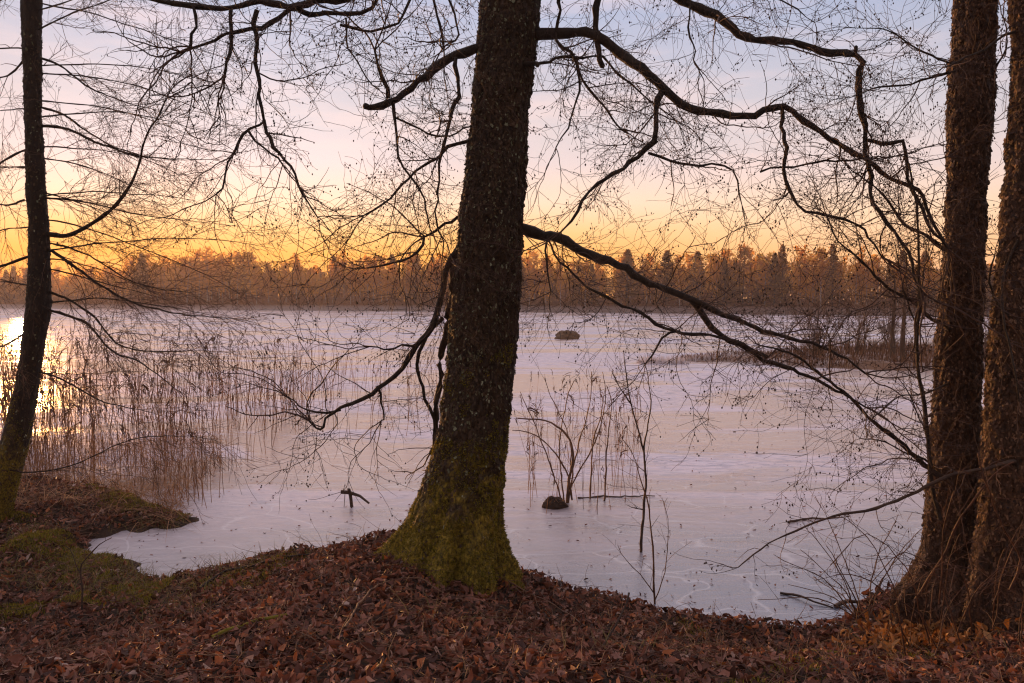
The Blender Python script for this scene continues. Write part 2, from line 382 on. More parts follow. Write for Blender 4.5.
# ------------------------------------------------------------------ near bank
land = np.array([(-40, 15), (-14, 13.2), (-9, 12.2), (-7.5, 11.3), (-6, 10.7), (-5, 10.1), (-4.1, 9.6), (-3.72, 9.25), (-3.95, 8.95), (-4.4, 8.85), (-4.55, 8.5), (-4.2, 7.9),
                 (-3.6, 7.5), (-3.0, 7.32), (-2.3, 7.12), (-1.7, 7.0), (-1.1, 7.0), (-.5, 6.95), (0, 6.75), (.5, 6.6), (1, 6.45), (1.5, 6.3), (2, 6.2), (2.5, 6.15), (2.75, 6.3),
                 (3.0, 6.55), (3.6, 6.95), (4.2, 7.9), (6, 8.8), (10, 10), (16, 12), (40, 15), (40, -45), (-40, -45)], float)
def sdf_land(x, y):
    p = np.stack([x, y], -1); best = np.full(len(x), 1e9); inside = np.zeros(len(x), bool)
    n = len(land)
    for i in range(n):
        a = land[i]; b_ = land[(i+1) % n]; e = b_-a; w_ = p-a
        h = np.clip((w_@e)/(e@e), 0, 1); best = np.minimum(best, ((w_-h[:, None]*e)**2).sum(1))
        c1 = (a[1] > y) != (b_[1] > y)
        xi = (b_[0]-a[0])*(y-a[1])/(b_[1]-a[1]+1e-12)+a[0]
        inside ^= c1 & (x < xi)
    d = np.sqrt(best); return np.where(inside, d, -d)
HX = [-40, -10, -5.5, -4.6, -3.75, -3.2, -2.9, -2.3, -1.85, -1.3, -.8, -.3, .1, .5, .9, 1.6, 2.3, 2.8, 3.3, 4.2, 7, 40]
HZ = [.6, .34, .17, .11, .06, .05, .08, .26, .42, .58, .66, .52, .34, .26, .19, .08, .05, .12, .36, .52, .7, 1.0]
def gz(x, y, fine=True):
    x = np.atleast_1d(np.asarray(x, float)); y = np.atleast_1d(np.asarray(y, float))
    pp = np.stack([x, y, x*0], -1); s = sdf_land(x, y); s = s+(fbm(pp*2.4, 3, 77)-.5)*.55*(np.abs(s) < 3); H = np.interp(x, HX, HZ)
    inl = sst((5.9 - y)/3.1)
    z = H*sst((s+.02)/np.clip(H*.9, .2, .6)) + np.maximum(0.98-H, 0)*inl
    # mound under the middle tree
    z += .10*np.exp(-(((x+.45)/.75)**2+((y-6.05)/.55)**2))
    z += .10*np.exp(-(((x-3.0)/.5)**2+((y-5.6)/.5)**2))
    pp = np.stack([x, y, x*0], -1)
    nz_ = (fbm(pp*1.3, 3, 5)-.5)*.16 + ((fbm(pp*5, 3, 9)-.5)*.06 if fine else 0)
    z += nz_*sst(s/.35)
    # hummocks on the mossy left side
    hm = np.clip(vnoise(pp*2.1, 31)-.5, 0, 1)*.16*sst((-2.6-x)/1.0)*sst(s/.4)
    z += hm
    return np.where(s > 0, z, np.maximum(-.35, s*.8))
def grid(x0, x1, nx, y0, y1, ny, fz):
    xs = np.linspace(x0, x1, nx) if not callable(x0) else None; ys = np.linspace(y0, y1, ny)
    X, Y = np.meshgrid(xs, ys); V = np.stack([X.ravel(), Y.ravel(), fz(X.ravel(), Y.ravel())], -1)
    i = np.arange(ny-1)[:, None]*nx + np.arange(nx-1)[None]; Q = np.stack([i, i+1, i+nx+1, i+nx], -1).reshape(-1, 4)
    return V, Q
# non-uniform grid: fine where the camera looks, coarse behind it
def axis(bp):
    o = []
    for a, b_, st in bp: o.append(np.arange(a, b_, st))
    return np.concatenate(o + [[bp[-1][1]]])
gx = axis([(-40, -8, 1.0), (-8, 9, .035), (9, 40, 1.0)]); gy = axis([(-40, 2, 1.0), (2, 10.6, .035), (10.6, 15, .25)])
X, Y = np.meshgrid(gx, gy); V = np.stack([X.ravel(), Y.ravel(), gz(X.ravel(), Y.ravel())], -1)
i = np.arange(len(gy)-1)[:, None]*len(gx) + np.arange(len(gx)-1)[None]; Q = np.stack([i, i+1, i+len(gx)+1, i+len(gx)], -1).reshape(-1, 4)
o = mesh_obj('ground', V, Q, M['soil']); set_props(o, 'dark leafy lake bank in the foreground', 'ground', kind='structure')

V = np.array([(-255, -38, 0), (255, -38, 0), (255, 300, 0), (-255, 300, 0)], float)
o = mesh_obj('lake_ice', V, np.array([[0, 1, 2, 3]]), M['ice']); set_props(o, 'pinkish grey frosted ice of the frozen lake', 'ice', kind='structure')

# far shore
FSX = np.array([(-260, 262), (-175, 255), (-120, 232), (-50.6, 195), (-10, 176), (17.7, 165), (40, 146), (61, 130), (78, 118), (110, 104), (170, 95), (260, 90)], float)
def fshore(x): return np.interp(x, FSX[:, 0], FSX[:, 1])
xs = np.linspace(-255, 255, 220); ys = np.array([0, .5, 2, 6, 15, 40, 80, 180])
X, K = np.meshgrid(xs, ys); Yb = fshore(X)+(vnoise(np.stack([X.ravel()*.2, X.ravel()*0, X.ravel()*0], -1), 3).reshape(X.shape)-.5)*4+K
Z = np.interp(K, [0, .5, 2, 6, 15, 40, 180], [-.1, .12, .3, .45, .7, 1.3, 1.5])
V = np.stack([X.ravel(), np.minimum(Yb, 300).ravel(), Z.ravel()], -1); nx = len(xs)
i = np.arange(len(ys)-1)[:, None]*nx + np.arange(nx-1)[None]; Q = np.stack([i, i+1, i+nx+1, i+nx], -1).reshape(-1, 4)
o = mesh_obj('far_shore', V, Q, M['soil']); set_props(o, 'far lake shore under the forest', 'shore', kind='structure')

# islet on the right: outline in the ice, low and frosted
isl = [(14.5, 38.0), (10.5, 36.8), (7.4, 35.4), (7.2, 34.2), (9.4, 32.6), (11.2, 30.6), (14, 29.4), (19, 28.2), (26, 27.5), (40, 27), (60, 30), (62, 44), (38, 46), (26, 44), (19, 41)]
isl = np.array(isl)
def in_poly(poly, x, y):
    ins = np.zeros(len(x), bool)
    for i in range(len(poly)):
        a = poly[i]; b_ = poly[(i+1) % len(poly)]; ins ^= ((a[1] > y) != (b_[1] > y)) & (x < (b_[0]-a[0])*(y-a[1])/(b_[1]-a[1]+1e-12)+a[0])
    return ins
def sd_poly(poly, x, y):
    p = np.stack([x, y], -1); best = np.full(len(x), 1e9)
    for i in range(len(poly)):
        a = poly[i]; b_ = poly[(i+1) % len(poly)]; e = b_-a; w_ = p-a; h = np.clip((w_@e)/(e@e), 0, 1); best = np.minimum(best, ((w_-h[:, None]*e)**2).sum(1))
    d = np.sqrt(best); return np.where(in_poly(poly, x, y), d, -d)
V, Q = grid(5, 64, 236, 26, 48, 120, lambda x, y: np.where((s := sd_poly(isl, x, y)) > -.4, .22*sst((s+.1)/1.2)-.05+.08*vnoise(np.stack([x, y, x*0], -1), 8), -.2))
o = mesh_obj('islet_ground', V, Q, M['islet']); set_props(o, 'low frosted grassy islet in the ice at right', 'islet', kind='structure')

# ------------------------------------------------------------------ far trees
def tri_cloud(C, size, rg, elong=1.0, up=0.0):
    """one sliver triangle-pair per centre"""
    n = len(C); a = rg.normal(0, 1, (n, 3)); a[:, 2] = a[:, 2]*1.0+up; a /= np.linalg.norm(a, axis=1)[:, None]
    b_ = rg.normal(0, 1, (n, 3)); b_ -= a*(a*b_).sum(1)[:, None]; b_ /= np.linalg.norm(b_, axis=1)[:, None]
    s = size*rg.uniform(.6, 1.4, n)[:, None]
    V = np.stack([C-a*s*elong, C+b_*s*.5, C+a*s*elong, C-b_*s*.5], 1).reshape(-1, 3)
    return V, np.arange(4*n).reshape(n, 4)
def far_spruce(h, rg, n=620):
    u = rg.random(n)**.75; z = h*(.16+.84*u); lay = .82+.18*np.sin(z*5.5+rg.random()*6)
    rr = (1-u)**.8*h*.20*lay*rg.uniform(.35, 1, n)+.08; a = rg.uniform(0, 6.28, n)
    C = np.stack([rr*np.cos(a), rr*np.sin(a), z-rr*.35], -1)
    return tri_cloud(C, .34, rg, 1.0)
def far_pine(h, rg, n=560):
    C = []
    for k in range(11):
        u = rg.uniform(.45, 1); a = rg.uniform(0, 6.28); r0 = (1.1-u)*h*.22*rg.uniform(.3, 1)
        c = np.array([r0*math.cos(a), r0*math.sin(a), h*u-.3]); C.append(c+rg.normal(0, 1, (n//11, 3))*np.array([.65, .65, .42]))
    return tri_cloud(np.concatenate(C), .30, rg, 1.0)
def far_birch(h, rg, n=408):
    C = []
    for k in range(34):
        u = rg.uniform(.28, .95); a = rg.uniform(0, 6.28); ln = h*.27*(1.12-u)*rg.uniform(.5, 1.35)
        p0 = np.array([0, 0, h*u*.92]); tt = rg.random(n//34)[:, None]
        e = p0+np.array([math.cos(a)*ln, math.sin(a)*ln, ln*1.25]); C.append(p0+(e-p0)*tt+rg.normal(0, .22, (n//34, 3)))
    return tri_cloud(np.concatenate(C), .25, rg, 1.5, up=.8)
def far_trunk(h, r, rg, birch=False):
    tb = Tubes(); lean = rg.normal(0, .02, 2); top = h*(.95 if not birch else .9)
    tb.add([(lean[0]*k*top/5*(k/5), lean[1]*k*top/5, -.3+k*(top+.3)/5) for k in range(6)], np.linspace(r, r*.25, 6), 5)
    for k in range(7 if birch else 4):
        u = rg.uniform(.3, .8); a = rg.uniform(0, 6.28); ln = h*.14
        tb.add([(0, 0, h*u), (math.cos(a)*ln*.5, math.sin(a)*ln*.5, h*u+ln*.35), (math.cos(a)*ln, math.sin(a)*ln, h*u+ln)], [r*.4, r*.3, r*.12], 3)
    return tb
rg = np.random.default_rng(21)
protos = []
for kind, fn, mt, bt, nn_ in (('spruce', far_spruce, 'spruce', 'far_bark', 4), ('pine', far_pine, 'pine', 'far_bark', 3), ('birch', far_birch, 'birch', 'birch_bark', 5)):
    for k in range(nn_):
        h = 12.0; V, Q = fn(h, rg)
        tb = far_trunk(h, .16 if kind != 'birch' else .11, rg, kind == 'birch')
        tV = np.concatenate(tb.V)
        protos.append(dict(kind=kind, crown=raw_mesh(kind+'_crown', V, Q, M[mt], smooth=False), V=V, Q=Q, tV=tV, tQ=np.concatenate(tb.Q),
                           trunk=raw_mesh(kind+'_trunk', tV, [np.concatenate(tb.Q), np.concatenate(tb.T)], M[bt])))
byk = {k: [q for q in protos if q['kind'] == k] for k in ('spruce', 'pine', 'birch')}
# tree-top height in the photo, by column
TPX = [-200, 0, 60, 110, 140, 180, 205, 250, 256, 262, 268, 285, 330, 400, 460, 530, 600, 650, 690, 720, 780, 830, 880, 950, 1100, 1300]
TPY = [266, 266, 266, 259, 251, 247, 243, 243, 247, 262, 258, 254, 251, 252, 251, 251, 253, 250, 250, 245, 243, 244, 250, 254, 252, 250]
LAB = {'spruce': ('far pointed evergreen', 'spruce', 'dark pointed evergreens in the far forest'),
       'pine': ('ragged round-crowned far evergreen', 'pine', 'ragged evergreens in the far forest'),
       'birch': ('far bare pale-stemmed tree', 'birch', 'bare pale-stemmed trees in the far forest')}
def far_place(x, back, rg, hs=1.0):
    y = fshore(x)+back; px = x*F/y+CW/2
    top = np.interp(px, TPX, TPY)+rg.uniform(-3, 0)+9*rg.random()**2.0
    h = ((HOR-top)/F*y+CAMZ-.3)*1.04
    return y, h*hs
def kind_at(px, rg):
    pb = np.interp(px, [0, 140, 260, 400, 600, 700, 1000], [.6, .92, .9, .85, .74, .58, .6]); u = rg.random()
    return 'birch' if u < pb else ('spruce' if u < pb+(1-pb)*.7 else 'pine')
cnt = 0
for row, (back, npr) in enumerate(((2.0, 74), (5.0, 72), (9.0, 68), (14.0, 60))):
    us = (np.arange(npr)+rg.uniform(-.35, .35, npr))/npr
    for u in us:
        px = -90+u*1210
        # solve for x at this column
        x = 0.0
        for _ in range(12): x = (px-CW/2)/F*(fshore(x)+back)
        bk = back+rg.uniform(-1.5, 2)
        y, h = far_place(x, bk, rg, (rg.uniform(.62, 1.0), rg.uniform(.84, 1.06), rg.uniform(.74, .98), rg.uniform(.7, .9))[row])
        k = kind_at(px, rg); q = byk[k][rg.integers(len(byk[k]))]
        r_ = empty(k+'_tree', (x, y, .35)); r_.rotation_euler = (0, 0, rg.uniform(0, 6.28)); sc = h/12.0
        wd = sc*(rg.uniform(.75, 1.45) if k != 'spruce' else rg.uniform(1.1, 1.7)); r_.scale = (wd, wd, sc)
        side = 'left of the leaning tree' if px < 38 else ('between the leaning tree and the middle tree' if px < 488 else ('between middle and right trees' if px < 960 else 'beyond the right-hand trees'))
        rank = ('at the shore', 'in the second rank', 'in the third rank', 'in the rear rank')[row]
        set_props(r_, LAB[k][0] + ' ' + rank + ', ' + side, LAB[k][1], LAB[k][2])
        c_ = bpy.data.objects.new('crown', q['crown']); t_ = bpy.data.objects.new('trunk', q['trunk'])
        link(c_, r_); link(t_, r_); cnt += 1
# the rest of the wood behind and to the sides, one mass
VV, QQ, TV, TQ = [], [], [], []; nv = 0; nt2 = 0
for k in range(640):
    if k < 420:
        x = rg.uniform(-190, 165); bk = rg.uniform(18, 60)
    else:
        x = rg.choice([-1, 1])*rg.uniform(95, 235) if k % 2 else rg.uniform(-235, -170); bk = rg.uniform(2, 30)
    y, h = far_place(x, bk, rg)
    if y > 298: continue
    px = x*F/y+CW/2; q = byk[kind_at(px, rg)]; q = q[rg.integers(len(q))]
    h *= .68
    sc = h/12; a = rg.uniform(0, 6.28); ca, sa = math.cos(a), math.sin(a)
    for src, A, B in ((q['V'], VV, q['Q']), (q['tV'], TV, q['tQ'])):
        v = src*sc*np.array([1.1, 1.1, 1]); v = np.stack([v[:, 0]*ca-v[:, 1]*sa+x, v[:, 0]*sa+v[:, 1]*ca+y, v[:, 2]+.8], -1); A.append(v)
    QQ.append(q['Q']+nv); nv += len(q['V']); TQ.append(q['tQ']+nt2); nt2 += len(q['tV'])
nc = sum(len(a) for a in QQ); ntq = sum(len(a) for a in TQ)
o = mesh_obj('forest', np.concatenate(VV+TV), [np.concatenate(QQ), np.concatenate(TQ)+nv], [M['birch'], M['far_bark'], M['spruce']], smooth=False,
             fmat=np.concatenate([np.concatenate([np.full(len(a), 0 if rg.random() < .55 else 2) for a in QQ]), np.full(ntq, 1)]))
set_props(o, 'deep mass of golden brown forest behind the far shore', 'forest', kind='stuff')
# undergrowth along the far shore
n = 46000; x = rg.uniform(-215, 200, n); bk = rg.random(n)**1.3*48-.5; C = np.stack([x, fshore(x)+bk, .2+rg.random(n)**1.3*(1.0+np.minimum(bk, 40)*.20)], -1)
n2_ = 15000; x2 = rg.uniform(-205, 190, n2_); b2 = rg.uniform(-.3, 6, n2_); C2 = np.stack([x2, fshore(x2)+b2, rg.random(n2_)**1.5*(.6+b2*.42+1.4*vnoise(np.stack([x2*.35, x2*0, x2*0], -1), 19))], -1)
n3_ = 24000; x3 = rg.uniform(-215, 200, n3_); b3 = rg.uniform(24, 50, n3_); C3 = np.stack([x3, fshore(x3)+b3, 1+rg.random(n3_)*7], -1)
V, Q = tri_cloud(np.concatenate([C, C2, C3]), .42, rg, 1.5, up=1.2)
o = mesh_obj('undergrowth', V, Q, M['bushy'], smooth=False); set_props(o, 'brown undergrowth along the foot of the far forest', 'undergrowth', kind='stuff')

# ------------------------------------------------------------------ near trees
def trunk_mesh(name, prof, d, mat, parent, org, sides=96, dz=.012, rough=.012, lobes=0, flare_h=.7, zbot=0.0, ztop=7.0, seed=1, top_r=.6, flakes=0, fl_mat=None, fl_size=.022, fl_from=-9):
    """prof: rows (py, left px, right px) measured down the trunk"""
    zs, cs, rs = [], [], []
    for (py, xl, xr) in prof:
        a = P3(xl, py, d); b_ = P3(xr, py, d); zs.append(a[2]); cs.append((a[0]+b_[0])/2); rs.append((b_[0]-a[0])/2)
    zs, cs, rs = map(np.array, (zs, cs, rs)); o_ = np.argsort(zs); zs, cs, rs = zs[o_], cs[o_], rs[o_]
    sl = (cs[-1]-cs[-3])/(zs[-1]-zs[-3])
    z = np.concatenate([np.arange(zbot, zs[-1]+.3, dz), np.arange(zs[-1]+.3, ztop, .06)])
    c = np.interp(z, zs, cs)+np.where(z > zs[-1], (z-zs[-1])*sl, 0)
    r = np.interp(z, zs, rs)*np.where(z > zs[-1], 1-(1-top_r)*(z-zs[-1])/(ztop-zs[-1]), 1)
    k = np.hanning(13 if dz > .01 else 21); k /= k.sum(); pad = len(k)//2
    c = np.convolve(np.pad(c, pad, mode='edge'), k, 'valid'); r = np.convolve(np.pad(r, pad, mode='edge'), k, 'valid')
    th = np.arange(sides)*2*math.pi/sides; T, Zg = np.meshgrid(th, z)
    cc = c[:, None]; rr0 = r[:, None]*np.ones_like(T)
    if lobes:
        fl = np.clip(1-(Zg-org[2])/flare_h, 0, 1)**1.6
        rr0 = rr0*(1+fl*.13*np.cos((lobes*2+1)*T+math.pi/2)+fl*.08*np.cos((lobes*2+5)*T+math.pi/2))
    q = np.stack([np.cos(T)*rr0, np.sin(T)*rr0, Zg], -1).reshape(-1, 3)
    n1 = fbm(q*np.array([26, 26, 9]), 4, seed).reshape(T.shape)-.5
    n2 = np.abs(fbm(q*np.array([38, 38, 13])+9, 3, seed+5).reshape(T.shape)-.5)*2
    n3 = fbm(q*np.array([3, 3, 1.8]), 3, seed+9).reshape(T.shape)-.5
    if lobes: rr0 = rr0+.030*fl*(fbm(q*11, 3, seed+3).reshape(T.shape)-.45)*2
    rr = rr0*(1+.20*n3)+rough*(n1*2.2-(.35-np.minimum(n2, .35))*1.6)
    yd = d+.0*Zg
    V = np.stack([cc+rr*np.cos(T), yd+rr*np.sin(T), Zg], -1).reshape(-1, 3)
    i = np.arange(len(z)-1)[:, None]*sides; j = np.arange(sides)[None]; kx = (j+1) % sides
    Q = np.stack([i+j, i+kx, i+sides+kx, i+sides+j], -1).reshape(-1, 4)
    ob = mesh_obj(name, V, Q, mat, parent, org)
    if flakes:
        rf = np.random.default_rng(seed+70); G = V.reshape(len(z), sides, 3); nz_ = int(np.searchsorted(z, 5.6)); n = flakes
        ri = rf.integers(1, nz_-2, n); ri = ri[rf.random(n) < np.clip((z[ri]-fl_from)/.9, .06, 1)]; n = len(ri); si = rf.integers(0, sides, n); p = G[ri, si]; e1 = G[ri, (si+1) % sides]-p; e2 = G[ri+1, si]-p
        nn_ = np.cross(e1, e2); nn_ /= np.linalg.norm(nn_, axis=1)[:, None]+1e-9; t1 = np.cross(nn_, np.array([0, 0, 1.0])); t1 /= np.linalg.norm(t1, axis=1)[:, None]+1e-9; t2 = np.cross(nn_, t1)
        a = rf.normal(0, .5, n)[:, None]; u1 = t1*np.cos(a)+t2*np.sin(a); u2 = -t1*np.sin(a)+t2*np.cos(a)
        w_ = fl_size*rf.uniform(.35, 1.1, n)[:, None]; h_ = w_*rf.uniform(1.0, 2.6, n)[:, None]; up_ = nn_*rf.uniform(.0005, .005, n)[:, None]; lift = nn_*rf.uniform(0, .007, n)[:, None]
        def jit(): return (rf.normal(0, .18, (n, 1))*u1+rf.normal(0, .18, (n, 1))*u2)*w_
        FV = np.stack([p-u1*w_*.5-u2*h_*.4+up_+jit(), p-u2*h_*.55+up_+lift*.3+jit(), p+u1*w_*.5-u2*h_*.35+up_+jit(), p+u1*w_*.5+u2*h_*.4+up_+lift+jit(), p+u2*h_*.5+up_+lift+jit(), p-u1*w_*.5+u2*h_*.35+up_+lift*.5+jit()], 1).reshape(-1, 3)
        b0 = np.arange(n)[:, None]*6; FQ = np.concatenate([b0+np.array([[0, 1, 2, 3]]), b0+np.array([[0, 3, 4, 5]])])
        mesh_obj('bark_flakes', FV, FQ, fl_mat, parent, org, smooth=False)
    return ob, V.reshape(len(z), sides, 3)
def limb(parent, org, mat, main, forks, twig, seed, per_m=8, lens=(.15, .6), depth=2, st=ALDER, tmat='twig', cones=True, bias=(0, 0, 0), step=.06, extra=0, start=.06, wob=.012):
    """main / forks: (points px,py ; r0px,r1px ; d0,d1). One branch mesh, with twigs and cones as its sub-parts"""
    rgl = np.random.default_rng(seed); tb = Tubes(); tw = Tubes(); cn = Tubes() if cones else None; paths = []
    for (pts, (r0, r1), (d0, d1)) in [main]+list(forks):
        pts = np.array(pts, float); L_ = np.concatenate([[0], np.cumsum(np.linalg.norm(np.diff(pts, axis=0), axis=1))]); u = L_/L_[-1]
        ds = d0+(d1-d0)*u+np.sin(u*5+seed)*.06*(u > 0)*(1 if len(forks) == 0 else .0); P = np.array([P3(a, b_, dd) for (a, b_), dd in zip(pts, ds)])
        rr = (r0+(r1-r0)*u)*.84/F*ds
        pa, ra = smooth_path(P, rr, step, wob*min(1, (r0+2)/5), rgl); tb.add(pa, ra, 8 if r0 > 2.5 else 5, cap=True); paths.append((pa, ra))
        side_twigs(tw, cn, pa, ra, per_m, lens, depth, st, rgl, bias, start)
        # a spray at the tip
        if r1 < 2.0:
            d = pa[-1]-pa[-3]
            for _ in range(3): grow(tw, cn, pa[-1], d/np.linalg.norm(d)+rgl.normal(0, .35, 3), lens[1]*rgl.uniform(.5, .9), ra[-1]*.8, depth-1, st, rgl)
    b_ = tb.build('branch', M[mat], parent, org)
    t_ = tw.build('twigs', M[tmat]); 
    if t_: reparent(t_, b_, org)
    if cn and cn.n: reparent(cn.build('cones', M['cone']), b_, org)
    return b_
def reparent(o, par, org):
    me = o.data; v = np.empty(len(me.vertices)*3, np.float32); me.vertices.foreach_get('co', v); v = v.reshape(-1, 3)-np.asarray(org, np.float32); me.vertices.foreach_set('co', v.ravel()); me.update()
    o.parent = par

# --- middle tree
D = 6.0
ORG = np.array([P3(452, 565, D)[0], D, .55])
main_tree = empty('alder_tree', ORG)
set_props(main_tree, 'thickest tree, mossy at its flared foot, in the middle of the leafy bank', 'tree')
prof = [(0, 480, 541), (38, 477.5, 537), (76, 474.5, 533), (114, 472, 529.5), (152, 467.5, 528), (190, 464, 526.5), (230, 459.5, 524), (268, 456.5, 521.5), (306, 453.5, 519), (345, 449.5, 516),
        (382, 446, 512.5), (415, 442, 509), (440, 437, 506.5), (462, 430.5, 504), (485, 421.5, 501.5), (505, 413.5, 500.5), (524, 404.5, 500.5), (542, 391, 502.5), (556, 381, 505), (572, 369, 507), (590, 360, 509), (640, 365, 512)]
tr, TVm = trunk_mesh('trunk', prof, D, M['bark_main'], main_tree, ORG, sides=190, dz=.0075, rough=.022, lobes=4, zbot=.15, ztop=9.5, seed=3, flakes=32000, fl_size=.014, fl_from=1.0, fl_mat=M['flake_main'])
# moss blades on the flared foot
def moss_on(grid_v, n, rg, zlo, zhi, size, power=1.6, side=None):
    H_, Sd, _ = grid_v.shape; zz = grid_v[:, 0, 2]; rows = np.where((zz > zlo) & (zz < zhi))[0]
    u = rg.random(n)**power; ri = rows[(u*(len(rows)-2)).astype(int)]; si = rg.integers(0, Sd, n)
    p = grid_v[ri, si]; q = grid_v[ri, (si+1) % Sd]; up = grid_v[ri+1, si]
    keep = (vnoise(p*6, 41)*.6+vnoise(p*17, 43)*.4 + .30*(1-(p[:, 2]-zlo)/(zhi-zlo))) > .62
    p, q, up = p[keep], q[keep], up[keep]; n = len(p)
    nn_ = np.cross(q-p, up-p); nn_ /= np.linalg.norm(nn_, axis=1)[:, None]+1e-9
    d = nn_+rg.normal(0, .55, (n, 3)); d /= np.linalg.norm(d, axis=1)[:, None]; s = size*rg.uniform(.5, 1.4, n)[:, None]
    w_ = np.cross(d, rg.normal(0, 1, (n, 3))); w_ /= np.linalg.norm(w_, axis=1)[:, None]+1e-9
    V = np.stack([p-w_*s*.22, p+w_*s*.22, p+d*s], 1).reshape(-1, 3)
    return V, np.arange(3*n).reshape(n, 3)
V, Q = moss_on(TVm, 80000, np.random.default_rng(5), .35, 2.3, .015)
mo = mesh_obj('moss', V, Q, M['moss'], main_tree, ORG, smooth=False); mo['label'] = 'yellow green moss on the flared foot'

